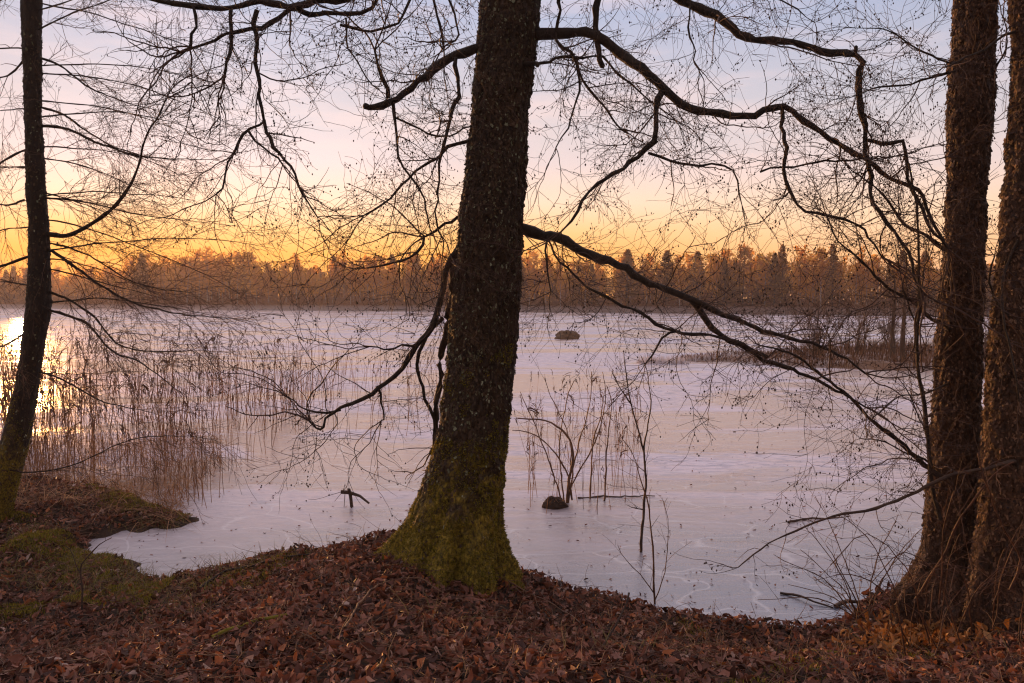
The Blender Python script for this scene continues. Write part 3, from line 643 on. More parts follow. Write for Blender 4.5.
LB = [
 # upper right limb and its forks
 (([(515, 38), (535, 35), (560, 31), (590, 31), (612, 46), (640, 70), (662, 93), (690, 107), (720, 117), (750, 116), (782, 108), (805, 122), (830, 142), (860, 160), (890, 178), (915, 190), (935, 225), (950, 262)], (7, 1.4), (6.0, 5.3)),
  [([(598, -60), (599, -10), (597, 30), (600, 50), (602, 66)], (4.6, 3.0), (5.75, 5.9)),
   ([(662, 92), (658, 120), (654, 142), (640, 156), (620, 172), (597, 182), (582, 198), (572, 215), (562, 232)], (4.2, 1.1), (5.75, 5.5)),
   ([(648, 153), (680, 160), (700, 167), (730, 173), (738, 205)], (1.9, .8), (5.7, 5.5)),
   ([(782, 108), (785, 150), (791, 188), (803, 210), (838, 217), (862, 232), (886, 258)], (2.6, 1.0), (5.55, 5.2)),
   ([(530, 65), (548, 64), (562, 58), (580, 56), (600, 60), (615, 72), (630, 83), (645, 98), (655, 103)], (2.0, 1.2), (5.9, 6.2)),
   ([(560, -30), (560, 10), (562, 40), (575, 62), (590, 90), (605, 110), (620, 130)], (2.6, 1.0), (5.8, 6.1)),
   ([(576, 58), (580, 90), (570, 120), (556, 150)], (1.6, .7), (5.9, 6.0)),
   ([(760, 172), (800, 165), (835, 160), (866, 158)], (1.2, 1.2), (5.6, 5.4))], 11),
 # topmost right limb, bent downwards
 (([(536, -130), (600, -75), (650, -30), (685, -1), (715, 16), (745, 34), (790, 45), (830, 50), (854, 54), (859, 90), (863, 125), (868, 160), (873, 195), (885, 225), (905, 255), (925, 292)], (7.5, 1.4), (6.0, 5.1)),
  [([(866, 140), (882, 144), (900, 143), (908, 165), (916, 190), (927, 218), (946, 252)], (2.6, 1.3), (5.3, 5.2)),
   ([(845, 52), (854, 53), (858, 48)], (3.2, 2.0), (5.33, 5.3)),
   ([(690, 2), (688, 25), (692, 45), (690, 60)], (1.6, .8), (5.7, 5.6)),
   ([(710, -20), (760, -8), (800, 8), (815, 22)], (1.6, .6), (5.6, 5.5))], 12),
 # left broken limb
 (([(492, 42), (478, 46), (455, 55), (430, 70), (410, 88), (390, 101), (372, 107), (362, 110)], (6.2, 3.6), (6.0, 5.5)),
  [([(388, 98), (382, 78), (373, 53)], (2.8, 1.6), (5.6, 5.5)),
   ([(393, 100), (396, 125), (398, 158), (410, 180), (424, 200), (430, 232)], (2.0, .9), (5.6, 5.5)),
   ([(456, 58), (456, 90), (447, 130), (440, 160), (434, 200), (440, 235)], (2.8, 1.0), (5.8, 5.6)),
   ([(469, 141), (450, 148), (437, 158), (415, 175), (390, 200), (365, 213)], (2.4, 1.0), (5.95, 5.6)),
   ([(396, 118), (420, 130), (450, 137), (470, 128)], (1.4, 1.0), (5.6, 6.0)),
   ([(424, -60), (432, -5), (440, 25), (441, 50)], (1.8, 1.4), (5.5, 5.5)),
   ([(425, -40), (450, 5), (457, 32), (450, 43)], (1.8, 1.2), (5.6, 5.5))], 13),
 # long low right limb
 (([(508, 224), (524, 229), (545, 235), (575, 247), (600, 258), (640, 280), (668, 291), (692, 300), (715, 308), (745, 322), (790, 336), (830, 352), (865, 372)], (6.5, 1.2), (6.0, 5.3)),
  [([(692, 300), (703, 322), (722, 338), (755, 354), (800, 372), (835, 388), (870, 410)], (4.2, 1.0), (5.7, 5.2)),
   ([(546, 236), (560, 262), (590, 287), (640, 314), (680, 331), (710, 334), (740, 342), (765, 358)], (1.4, 2.4), (5.95, 5.4)),
   ([(680, 331), (662, 338), (645, 362)], (1.8, .9), (5.7, 5.6)),
   ([(548, 236), (546, 260), (552, 290)], (1.5, .8), (5.9, 5.8))], 14),
 # stem hanging close along the left of the trunk
 (([(466, 205), (462, 232), (455, 262), (449, 300), (442, 350), (436, 400), (430, 452)], (5.0, 3.0), (6.25, 6.35)),
  [([(443, 318), (420, 346), (417, 372), (425, 398), (430, 418), (432, 440)], (2.6, 1.8), (6.3, 6.3))], 15),
 # lower left curling limb
 (([(468, 228), (457, 248), (447, 268), (443, 295), (432, 322), (415, 349), (400, 368), (377, 386), (350, 402), (340, 411), (328, 420), (318, 431), (308, 424)], (5.5, 1.3), (6.15, 5.7)),
  [([(341, 410), (318, 411), (300, 408), (288, 398)], (1.8, .8), (5.8, 5.7)),
   ([(377, 386), (381, 400), (385, 415), (380, 420)], (1.8, 1.0), (5.85, 5.8)),
   ([(418, 347), (400, 345), (385, 352), (372, 350)], (1.6, .8), (5.95, 5.8)),
   ([(424, 238), (408, 255), (385, 264), (365, 266)], (1.8, .9), (6.1, 5.8)),
   ([(462, 215), (440, 225), (424, 238)], (2.0, 1.8), (6.15, 6.1))], 16),
 # top left limb across the sky
 (([(486, -140), (430, -70), (380, -25), (345, -3), (315, 6), (288, 9), (250, 7), (200, 5), (165, 2), (130, -6)], (6.5, 2.6), (6.0, 5.4)),
  [([(302, 9), (272, 22), (240, 28), (210, 34), (190, 48)], (3.2, 1.5), (5.65, 5.5)),
   ([(193, 5), (192, 35), (191, 47)], (1.8, 1.8), (5.48, 5.5)),
   ([(231, 10), (226, 42), (224, 76)], (2.3, 1.8), (5.5, 5.5)),
   ([(257, 10), (257, 60), (260, 95), (264, 120), (250, 127), (234, 148), (226, 182), (220, 196)], (2.8, .9), (5.6, 5.5)),
   ([(264, 120), (276, 147), (290, 168), (300, 193), (318, 215)], (2.4, .9), (5.55, 5.4)),
   ([(248, 130), (262, 148), (282, 165)], (1.6, 1.0), (5.5, 5.4)),
   ([(298, 10), (325, 17), (350, 17), (372, 6), (385, -14)], (3.0, 2.2), (5.7, 5.8)),
   ([(340, 25), (372, 30), (395, 20), (415, -6)], (1.6, 1.6), (5.7, 5.8)),
   ([(346, 18), (345, 42), (358, 66), (372, 86)], (1.3, .7), (5.7, 5.6))], 17)]
for k, (mn, fk, sd) in enumerate(LB):
    limb(main_tree, ORG, 'limb', mn, fk, None, sd, per_m=12 if sd != 15 else 4, lens=(.2, .95), depth=2, wob=.030)
# short spurs near the trunk on the right
limb(main_tree, ORG, 'limb', ([(520, 66), (534, 65), (536, 67)], (3.2, 2.6), (5.9, 5.75)), [], None, 18, per_m=0)
# crown above the picture
rgc = np.random.default_rng(77)
for k in range(7):
    a = k*2.3; z0 = 6.0+k*.45; x0 = ORG[0]+.25+(z0-.5)*.03
    pts = [np.array([x0, 6.0, z0])]; d = np.array([math.cos(a), math.sin(a), .45])
    for q in range(7): d = d+rgc.normal(0, .12, 3); pts.append(pts[-1]+d/np.linalg.norm(d)*.42)
    tb = Tubes(); tw = Tubes(); cn = Tubes(); pa, ra = smooth_path(np.array(pts), np.linspace(.045, .012, 8), .08, .01, rgc); tb.add(pa, ra, 7); side_twigs(tw, cn, pa, ra, 7, (.2, .8), 2, ALDER, rgc)
    b_ = tb.build('branch', M['limb'], main_tree, ORG); reparent(tw.build('twigs', M['twig']), b_, ORG); reparent(cn.build('cones', M['cone']), b_, ORG)

# --- left tree
D2 = 8.6
ORG2 = np.array([P3(-4, 500, D2)[0], D2, .3]); left_tree = empty('bare_tree', ORG2)
set_props(left_tree, 'slim dark leaning tree at the left edge with drooping twigs above the reeds', 'tree')
prof = [(0, 21.5, 41), (38, 23, 40.5), (76, 25, 40.5), (114, 25, 41), (152, 26, 43), (190, 27, 45), (230, 30, 48), (268, 29.5, 49.5), (306, 27, 50), (345, 23, 43.5), (382, 17.5, 38), (420, 8, 32), (450, -1, 26), (485, -12, 16), (520, -24, 8), (560, -38, -2)]
_, TVl = trunk_mesh('trunk', prof, D2, M['bark_left'], left_tree, ORG2, sides=56, dz=.012, rough=.012, zbot=-.1, ztop=8.5, seed=13, flakes=3500, fl_mat=M['flake_main'], fl_size=.016)
V, Q = moss_on(TVl, 9000, np.random.default_rng(6), .2, 1.6, .016); mesh_obj('moss', V, Q, M['moss'], left_tree, ORG2, smooth=False)
LL = [([(44, 235), (65, 235), (85, 228), (105, 215), (120, 200), (138, 170), (145, 140), (158, 115), (170, 92)], (3.6, .7), (8.6, 8.2)),
      ([(42, 126), (70, 130), (95, 142), (130, 154), (160, 158), (212, 160)], (2.4, .5), (8.6, 8.3)),
      ([(40, 58), (60, 65), (85, 85), (120, 100), (165, 112)], (1.8, .5), (8.6, 8.9)),
      ([(40, 107), (60, 112), (85, 130), (110, 145), (150, 158)], (1.8, .5), (8.6, 9.0)),
      ([(45, 198), (70, 200), (110, 208), (150, 216), (200, 222)], (1.6, .5), (8.6, 9.1)),
      ([(48, 250), (70, 262), (100, 285), (140, 305), (180, 314), (232, 319)], (2.4, .6), (8.6, 8.0)),
      ([(50, 292), (70, 300), (95, 318), (120, 345), (155, 352), (190, 350)], (2.0, .6), (8.6, 8.2)),
      ([(49, 310), (85, 322), (110, 350), (140, 362), (175, 388)], (2.4, .6), (8.6, 8.0)),
      ([(46, 243), (75, 250), (100, 262), (140, 285), (190, 292)], (1.6, .5), (8.6, 8.4)),
      ([(30, 256), (12, 262), (-20, 272), (-50, 270)], (2.4, .8), (8.6, 8.2)),
      ([(26, 150), (5, 160), (-30, 180)], (2.0, .7), (8.6, 8.2)),
      ([(38, 372), (60, 378), (100, 400), (150, 412)], (1.6, .5), (8.6, 8.1)),
      ([(8, 470), (40, 472), (80, 462), (130, 440), (180, 436), (215, 440)], (1.2, .4), (8.5, 7.9)),
      ([(24, 200), (5, 205), (-25, 196)], (1.8, .6), (8.6, 8.9)), ([(24, 60), (8, 75), (-25, 80)], (1.8, .6), (8.6, 8.9)), ([(28, 330), (5, 345), (-30, 350)], (1.8, .6), (8.6, 8.1))]
LL = [(a_, (r_[0]*.8, r_[1]*.8), d_) for a_, r_, d_ in LL]
for k, b_ in enumerate(LL):
    limb(left_tree, ORG2, 'limb', b_, [], None, 100+k, per_m=12, lens=(.25, .95), depth=2, st=FINE, tmat='twig_fine', bias=(.25, 0, -.1))
rgl = np.random.default_rng(55)
for k in range(34):                  # fine drooping branches between the traced ones
    py = -190+k*15+rgl.uniform(-8, 8); sgn = 1 if k % 4 else -1
    px0 = np.interp(py, [0, 300], [33, 40]); p0 = P3(px0, py, D2); d = np.array([sgn*1.0, rgl.uniform(-.6, .6), rgl.uniform(-.15, .35)])
    pts = [p0]; ln = rgl.uniform(1.4, 2.5)*(1 if sgn > 0 else .5)
    for q in range(8): d = d+np.array([.02*sgn, rgl.normal(0, .08), -.07+rgl.normal(0, .05)]); pts.append(pts[-1]+d/np.linalg.norm(d)*ln/8)
    tb = Tubes(); tw = Tubes(); pa, ra = smooth_path(np.array(pts), np.linspace(.009, .0025, 9), .08, .006, rgl); tb.add(pa, ra, 5)
    side_twigs(tw, None, pa, ra, 8, (.25, .8), 2, FINE, rgl, (.25*sgn, 0, -.08)); b_ = tb.build('branch', M['limb'], left_tree, ORG2); reparent(tw.build('twigs', M['twig_fine']), b_, ORG2)

# --- the two right trees
D3 = 5.6
ORG3 = np.array([P3(942, 590, D3)[0], D3, .5]); rt = empty('rough_barked_tree', ORG3)
set_props(rt, 'straight brown rough-barked tree, the left one of the pair at the right edge', 'tree')
prof = [(0, 956.5, 995), (38, 954, 993), (76, 952, 991.5), (114, 950, 989.5), (152, 949, 987), (190, 948.5, 985.5), (230, 947, 983), (268, 944.5, 981.5), (306, 941, 980.5), (345, 938, 979.5), (382, 935, 978.5), (430, 931.5, 978), (470, 929, 978), (499, 927.5, 979), (537, 925, 981), (560, 922, 984), (580, 914, 990), (600, 905, 997), (640, 898, 1003)]
_, TVr = trunk_mesh('trunk', prof, D3, M['bark_right'], rt, ORG3, sides=130, dz=.008, rough=.022, lobes=3, flare_h=.4, zbot=0, ztop=9.0, seed=23, flakes=17000, fl_mat=M['flake_brown'], fl_size=.014)
R1 = [([(945, 478), (930, 468), (905, 448), (888, 433), (868, 415), (842, 392), (812, 368), (790, 352), (760, 345)], (3.2, 1.0), (5.5, 5.0)),
      ([(940, 470), (925, 460), (905, 452), (885, 442), (860, 437)], (1.6, .6), (5.5, 5.2)),
      ([(955, 256), (942, 250), (925, 236), (905, 224), (880, 192), (850, 170)], (2.6, .8), (5.6, 5.3)),
      ([(950, 330), (938, 322), (915, 305), (890, 290), (862, 262), (838, 240), (826, 215)], (2.6, .8), (5.5, 5.2)),
      ([(965, 66), (930, 78), (905, 85), (880, 87), (850, 98)], (1.8, .6), (5.6, 5.2)),
      ([(965, 62), (945, 62), (915, 48), (888, 30), (850, 28)], (1.4, .5), (5.6, 5.1)),
      ([(980, 70), (995, 66), (1005, 50)], (1.6, 1.0), (5.6, 5.4)),
      ([(955, 380), (930, 392), (900, 398), (870, 420)], (1.4, .5), (5.5, 5.1))]
for k, b_ in enumerate(R1):
    limb(rt, ORG3, 'limb', b_, [], None, 200+k, per_m=15, lens=(.2, .8), depth=2, st=ALDER, tmat='twig')
for k in range(6):
    py = -60-k*45; p0 = P3(977, py, D3); pts = [p0]; d = np.array([-1, rgl.uniform(-.4, .5), -.1])
    for q in range(7): d = d+rgl.normal(0, .1, 3)+np.array([0, 0, -.05]); pts.append(pts[-1]+d/np.linalg.norm(d)*.2)
    tb = Tubes(); tw = Tubes(); cn = Tubes(); pa, ra = smooth_path(np.array(pts), np.linspace(.013, .004, 8), .07, .01, rgl); tb.add(pa, ra, 5); side_twigs(tw, cn, pa, ra, 16, (.2, .9), 2, ALDER, rgl)
    b_ = tb.build('branch', M['limb'], rt, ORG3); reparent(tw.build('twigs', M['twig']), b_, ORG3); reparent(cn.build('cones', M['cone']), b_, ORG3)
D4 = 5.2
ORG4 = np.array([P3(1010, 600, D4)[0], D4, .55]); rt2 = empty('rough_barked_tree', ORG4)
set_props(rt2, 'dark tree cut by the right edge of the picture, standing in the bramble tangle', 'tree')
prof = [(0, 1010, 1046), (38, 1013, 1048), (95, 1013, 1049), (152, 1009, 1047), (190, 1006, 1046), (230, 1003.5, 1044), (268, 998, 1042), (306, 994, 1040), (345, 991, 1038), (382, 988.5, 1037), (430, 985, 1036), (480, 983, 1036), (530, 980, 1037), (570, 975, 1040), (600, 968, 1045), (640, 960, 1052)]
trunk_mesh('trunk', prof, D4, M['bark_right'], rt2, ORG4, sides=110, dz=.009, rough=.02, lobes=3, flare_h=.5, zbot=0, ztop=8.5, seed=29, flakes=17000, fl_mat=M['flake_brown'], fl_size=.014)
R2 = [([(1018, 462), (1010, 461), (985, 469), (955, 473), (925, 487), (885, 504), (845, 514), (805, 526), (768, 543), (738, 568)], (2.6, .8), (5.1, 4.9)),
      ([(1025, 28), (1005, 34), (990, 48), (965, 58), (940, 70)], (2.0, .7), (5.2, 4.9)),
      ([(1018, 330), (1003, 312), (994, 295), (990, 275), (994, 255)], (2.0, 1.0), (5.1, 4.9)),
      ([(1018, 240), (1008, 262), (1000, 300), (1012, 350), (1020, 400)], (1.6, 1.0), (5.1, 4.8))]
for k, b_ in enumerate(R2):
    limb(rt2, ORG4, 'stem_dark' if k == 0 else 'limb', b_, [], None, 300+k, per_m=9, lens=(.12, .5), depth=2, st=ALDER, tmat='twig')

# ------------------------------------------------------------------ saplings, shrubs
def shrub(name, label, cat, stems, seed, mat='stem', per_m=5, lens=(.1, .45), st=SHRUB, depth=1, group=None, tmat=None):
    """each stem: (points px,py ; r0,r1 px ; d0,d1)"""
    rgs = np.random.default_rng(seed); p0 = P3(*stems[0][0][0], stems[0][2][0]); org = p0
    root = empty(name, org); set_props(root, label, cat, group)
    for (pts, (r0, r1), (d0, d1)) in stems:
        tb = Tubes(); tw = Tubes(); cn = Tubes(); pts = np.array(pts, float); L_ = np.concatenate([[0], np.cumsum(np.linalg.norm(np.diff(pts, axis=0), axis=1))]); u = L_/L_[-1]; ds = d0+(d1-d0)*u
        P = np.array([P3(a, b_, dd) for (a, b_), dd in zip(pts, ds)])
        pa, ra = smooth_path(P, (r0+(r1-r0)*u)*.72/F*ds, .07, .012, rgs); tb.add(pa, ra, 5); side_twigs(tw, cn, pa, ra, per_m, lens, depth, st, rgs, start=.2)
        b_ = tb.build('stem', M[mat], root, org)
        if tw.n: reparent(tw.build('twigs', M[tmat or mat]), b_, org)
    return root
d_ = 10.1
shrub('willow_shrub', 'many-stemmed bare shrub rising from the small tussock in the ice right of the middle tree', 'shrub',
 [([(567, 505), (569, 485), (573, 462), (572, 445), (562, 430), (545, 420), (518, 418)], (2.3, .9), (d_, d_-.3)),
  ([(565, 505), (561, 470), (560, 440), (566, 405), (575, 380)], (1.2, .5), (d_, d_+.2)),
  ([(563, 505), (552, 470), (540, 440), (533, 420), (520, 392)], (1.2, .5), (d_, d_-.2)),
  ([(568, 505), (573, 470), (580, 440), (588, 410), (592, 372)], (1.3, .5), (d_, d_+.1)),
  ([(570, 490), (580, 470), (592, 448), (602, 420), (606, 392), (603, 372)], (1.3, .5), (d_, d_+.2)),
  ([(566, 505), (570, 465), (567, 430), (550, 395), (545, 378)], (1.1, .5), (d_, d_)),
  ([(590, 501), (591, 470), (593, 440), (600, 415), (604, 390)], (1.5, .5), (10.3, 10.4)),
  ([(604, 503), (606, 470), (608, 440), (612, 405), (606, 385)], (1.4, .5), (10.2, 10.0)),
  ([(572, 500), (566, 470), (548, 445), (528, 432), (512, 430)], (1.4, .6), (d_, d_-.2))], 31, per_m=5)
shrub('sapling', 'thin dark sapling standing alone in the ice, forked at half height', 'sapling',
 [([(640, 556), (641, 535), (644, 510), (645, 480), (644, 452), (638, 430), (632, 405), (627, 380), (624, 350)], (2.3, .6), (8.1, 8.1)),
  ([(644, 452), (648, 425), (652, 400), (647, 370), (640, 355)], (1.2, .5), (8.1, 8.3)),
  ([(632, 405), (622, 390), (612, 372)], (1.0, .5), (8.1, 7.9))], 32, mat='stem_dark', per_m=7, lens=(.1, .4))
shrub('sapling', 'thin brown sapling at the water edge close right of the dark one', 'sapling',
 [([(655, 607), (653, 580), (652, 545), (648, 510), (641, 480), (634, 455), (622, 440)], (1.7, .5), (6.7, 6.7)),
  ([(655, 600), (664, 570), (668, 530), (664, 500)], (.9, .4), (6.7, 6.8)),
  ([(655, 595), (640, 575), (626, 560), (618, 545)], (.9, .4), (6.7, 6.6))], 33, per_m=8, lens=(.08, .35))
shrub('sapling', 'slender pale-barked shoot rising beside the left one of the two right-hand trunks', 'sapling',
 [([(940, 520), (935, 500), (931, 472), (926, 430), (921, 380), (918, 345), (917, 300), (918, 250), (916, 205), (908, 165)], (3.6, 1.3), (5.3, 5.2)),
  ([(918, 330), (908, 300), (898, 270), (893, 240)], (1.2, .5), (5.25, 5.1)), ([(926, 430), (912, 400), (900, 380)], (1.1, .5), (5.25, 5.1))], 34, mat='limb', per_m=9, lens=(.1, .4), tmat='twig')
shrub('sapling', 'dead brown shoot poking up out of the leaves in the bottom foreground', 'sapling',
 [([(590, 682), (598, 655), (608, 635), (622, 612), (630, 594)], (2.0, 1.3), (4.3, 4.6))], 35, mat='stem_dark', per_m=2, lens=(.05, .12))
shrub('sapling', 'dark spindly seedling on the mossy left part of the bank', 'sapling',
 [([(82, 615), (82, 590), (81, 570), (86, 558), (100, 545), (112, 538)], (1.6, .6), (6.2, 6.3)), ([(81, 575), (72, 555), (66, 545)], (.9, .5), (6.2, 6.2))], 36, mat='stem_dark', per_m=3, lens=(.05, .15))
# shrubs of thin twigs off the right bank
for k, (bx, by, bd, lab) in enumerate([(862, 618, 5.9, 'low bare bush spreading over the ice at the foot of the right trees')]):
    rgs = np.random.default_rng(60+k); st_ = []
    for q in range(11 if k == 0 else 5):
        a = rgs.uniform(-1.3, .5) if k == 0 else rgs.uniform(-.5, .5); ln = rgs.uniform(60, 150)
        st_.append(([(bx+rgs.uniform(-6, 6), by), (bx+ln*.45*math.sin(a), by-ln*.45*math.cos(a)), (bx+ln*math.sin(a*1.3), by-ln*math.cos(a*1.2))], (1.2, .45), (bd, bd+rgs.uniform(-.3, .6))))
    shrub('bush', lab, 'bush', [(a_, ((.75, .35) if k else (1.1, .4)), c_) for a_, _, c_ in st_], 70+k, per_m=6, lens=(.1, .4), mat='stem')
# bramble tangle
rgs = np.random.default_rng(88); st_ = []
for q in range(30):
    x0 = rgs.uniform(905, 1070); y0 = rgs.uniform(600, 665); dd = rgs.uniform(4.1, 5.2); hh = rgs.uniform(40, 150); dx = rgs.uniform(-95, 95)
    st_.append(([(x0, y0), (x0+dx*.3, y0-hh*.7), (x0+dx*.8, y0-hh), (x0+dx*1.3, y0-hh*rgs.uniform(.4, .95))], (rgs.uniform(.6, 1.25), .45), (dd, dd+rgs.uniform(-.4, .2))))
st_.append(([(915, 600), (940, 560), (955, 530), (968, 505), (1000, 470), (1012, 461)], (2.2, 1.2), (5.0, 4.8)))
st_.append(([(1010, 590), (1020, 560), (1000, 520), (985, 480), (978, 455)], (1.8, 1.0), (4.8, 4.7)))
shrub('bramble', 'tangle of arching brown bramble stems around the foot of the right-hand trees', 'bramble', st_, 89, per_m=6, lens=(.1, .45), mat='bramble')

# far bushes on the islet
def far_bush(x, y, h, w_, n, seed, label, group=None, name='bush'):
    rgs = np.random.default_rng(seed); org = np.array([x, y, .1]); root = empty(name, org); set_props(root, label, 'bush', group); tb = Tubes(); tw = Tubes()
    for k in range(n):
        d = np.array([rgs.normal(0, w_), rgs.normal(0, w_), 1.0]); ln = h*rgs.uniform(.6, 1.1); pts = [org+rgs.normal(0, .12, 3)*np.array([1, 1, 0])]
        for q in range(6): d = d+rgs.normal(0, .1, 3)+np.array([0, 0, -.02]); pts.append(pts[-1]+d/np.linalg.norm(d)*ln/6)
        tb.add(pts, np.linspace(.022, .008, 7), 4)
        for q in range(12): i_ = rgs.integers(1, 6); grow(tw, None, pts[i_], (np.array(pts[i_])-pts[i_-1])/ln*6+rgs.normal(0, .5, 3), h*rgs.uniform(.15, .35), .006, 1, dict(SHRUB, step=.15, tip=.005, dens={1: 5}), rgs)
    b_ = tb.build('stems', M['stem_dark'], root, org); tw.build('twigs', M['stem'], root, org)
    return root
far_bush(12.6, 33, 2.9, .42, 16, 1, 'spreading bare bush at the left end of the grassy islet')
far_bush(15.2, 35, 2.6, .35, 10, 2, 'bare bush behind the spreading one on the grassy islet')
far_bush(21.5, 36, 2.2, .4, 9, 3, 'bare bush on the islet seen between the slim trunks and the right trees')
far_bush(17.6, 31.5, 1.5, .5, 12, 7, 'low bare bush at the near side of the grassy islet')
far_bush(19.0, 40, 2.4, .4, 12, 8, 'tall bare bush at the rear of the grassy islet, left of the slim trunks')
far_bush(27.5, 38, 2.4, .4, 10, 9, 'bare bush on the islet seen between the two right-hand trees')
def snag(px, top, base, r, d, seed, label):
    rgs = np.random.default_rng(seed); org = P3(px, base, d); root = empty('young_tree', org); set_props(root, label, 'tree')
    tb = Tubes(); a = P3(px+rgs.uniform(-2, 2), top, d); pa, ra = smooth_path(np.array([org, (org*2+a)/3+rgs.normal(0, .04, 3), (org+a*2)/3, a]), [r, r*.8, r*.6, r*.3], .3, .02, rgs); tb.add(pa, ra, 6); tb.build('trunk', M['far_bark'], root, org)
    tw = Tubes(); side_twigs(tw, None, pa, ra, 7, (.3, 1.0), 1, dict(SHRUB, step=.15, tip=.005), rgs, start=.3); tw.build('twigs', M['stem'], root, org)
snag(893, 282, 362, .11, 33, 4, 'left of two slim trunks standing on the grassy islet'); snag(903, 296, 364, .12, 31, 5, 'right of two slim trunks standing on the grassy islet')

# ------------------------------------------------------------------ reeds and grasses
def blades(n, base, hgt, wid, lean, rg, seg=4, mid=.5, bendmax=.5):
    a = rg.uniform(0, 6.28, n); ld = np.stack([np.cos(a), np.sin(a), a*0], -1)*lean[:, None]
    wv = np.stack([-np.sin(a+rg.uniform(-.8, .8, n)), np.cos(a), a*0], -1); wv /= np.linalg.norm(wv, axis=1)[:, None]
    rows = []
    for k in range(seg+1):
        u = k/seg; p = base+ld*(u**2)[..., None] if isinstance(u, np.ndarray) else base+ld*u*u
        p = p+np.stack([hgt*0, hgt*0, hgt*(u-bendmax*lean/np.maximum(hgt, .01)*u*u*.5)], -1)
        w_ = wid*(1-u)**.5 if k < seg else wid*.1
        w_ = np.broadcast_to(w_, (n,))[:, None]; rows.append(np.stack([p-wv*w_, p+wv*w_], 1))
    V = np.stack(rows, 1).reshape(-1, 3); b0 = np.arange(n)[:, None]*(2*(seg+1)); Q = []
    for k in range(seg): Q.append(b0+np.array([2*k, 2*k+1, 2*k+3, 2*k+2])[None])
    return V, np.stack(Q, 1).reshape(-1, 4)
rg = np.random.default_rng(99); tb = Tubes(); pl = Tubes()
def reed(x, y, h, rg, r=.0035):
    lean = rg.normal(0, .09, 2); n = 6; bk = rg.random(); pts = []
    kb = rg.uniform(.35, .8) if bk < .22 else None; p = np.array([x, y, -.02]); d = np.array([lean[0], lean[1], 1.0])
    for q in range(n+1):
        pts.append(p.copy())
        if kb and q/n > kb: d = np.array([rg.normal(0, 1.0), rg.normal(0, .6), rg.uniform(-.9, .3)]); kb = None
        d = d+rg.normal(0, .045, 3)*np.array([1, 1, .2]); p = p+d/np.linalg.norm(d)*h/n
    tb.add(pts, np.linspace(r*1.3, r*.6, n+1), 3, cap=False)
    if bk > .45:
        e = np.array(pts[-1]); dd = (e-np.array(pts[-2])); dd /= np.linalg.norm(dd)
        side = np.array([rg.normal(), rg.normal()*.5, 0])*.03
        for q in range(rg.integers(4, 9)):
            u = rg.uniform(-.02, .16); pl.add([e+dd*(u-.03), e+dd*(u+.02)+side*(u/.1)+rg.normal(0, .012, 3), e+dd*(u+.05)+side*(u/.06)+rg.normal(0, .018, 3)+np.array([0, 0, -.015])], [.003, .006, .002], 3, cap=False)
for k in range(1850):
    u = rg.random(); y = 9.8+rg.random()**1.25*15; pxm = rg.random()**1.35*np.interp(y, [9.8, 12, 18, 25], [205, 255, 310, 350])
    if rg.random() < .22: pxm = rg.uniform(-160, 40)
    x = (pxm-CW/2)/F*y
    if vnoise(np.array([[x*.8, y*.8, 0]]), 4)[0] < .33: continue
    if sdf_land(np.array([x]), np.array([y]))[0] > .5: continue
    reed(x, y, np.interp(y, [9, 12, 25], [1.1, 1.55, 1.6])*rg.uniform(.5, 1.22), rg, .0033 if y < 14 else .0045)
for k in range(190):      # thinner stand farther out
    y = rg.uniform(14, 30); px = rg.uniform(255, 445); x = (px-CW/2)/F*y
    if vnoise(np.array([[x*.5, y*.3, 0]]), 14)[0] < .42: continue
    reed(x, y, rg.uniform(.5, 1.35), rg, .004)
for k in range(130):      # behind the willow
    y = rg.uniform(9.5, 17); px = rg.uniform(525, 640); x = (px-CW/2)/F*y; reed(x, y, rg.uniform(.3, 1.2), rg, .003)
V = np.concatenate(tb.V+pl.V); Qr = np.concatenate(tb.Q); Qp = np.concatenate(pl.Q)+tb.n
o = mesh_obj('reeds', V, np.concatenate([Qr, Qp]), [M['reed'], M['plume']], fmat=np.concatenate([np.zeros(len(Qr)), np.ones(len(Qp))]))
set_props(o, 'dense stand of dead brown reeds in the ice at the left', 'reeds', kind='stuff')
# fallen, matted reed leaves round their feet
n = 7000; y = 9.0+rg.random(n)**1.4*6; px = rg.random(n)**1.1*np.interp(y, [9.5, 12, 16], [200, 250, 250])-30; x = (px-CW/2)/F*y
base = np.stack([x, y, np.maximum(gz(x, y, False), 0)+rg.uniform(0, .10, n)], -1)
kk = (sdf_land(x, y) < .1) | (rg.random(n) < .25); base = base[kk]; n = len(base)
V, Q = blades(n, base, rg.uniform(.02, .26, n), .0045, rg.uniform(.2, .8, n), rg, 4)
o = mesh_obj('reed_leaves', V, Q, M['reed'], smooth=False); set_props(o, 'matted rusty reed leaves lying around the feet of the reeds', 'dead reed leaves', kind='stuff')

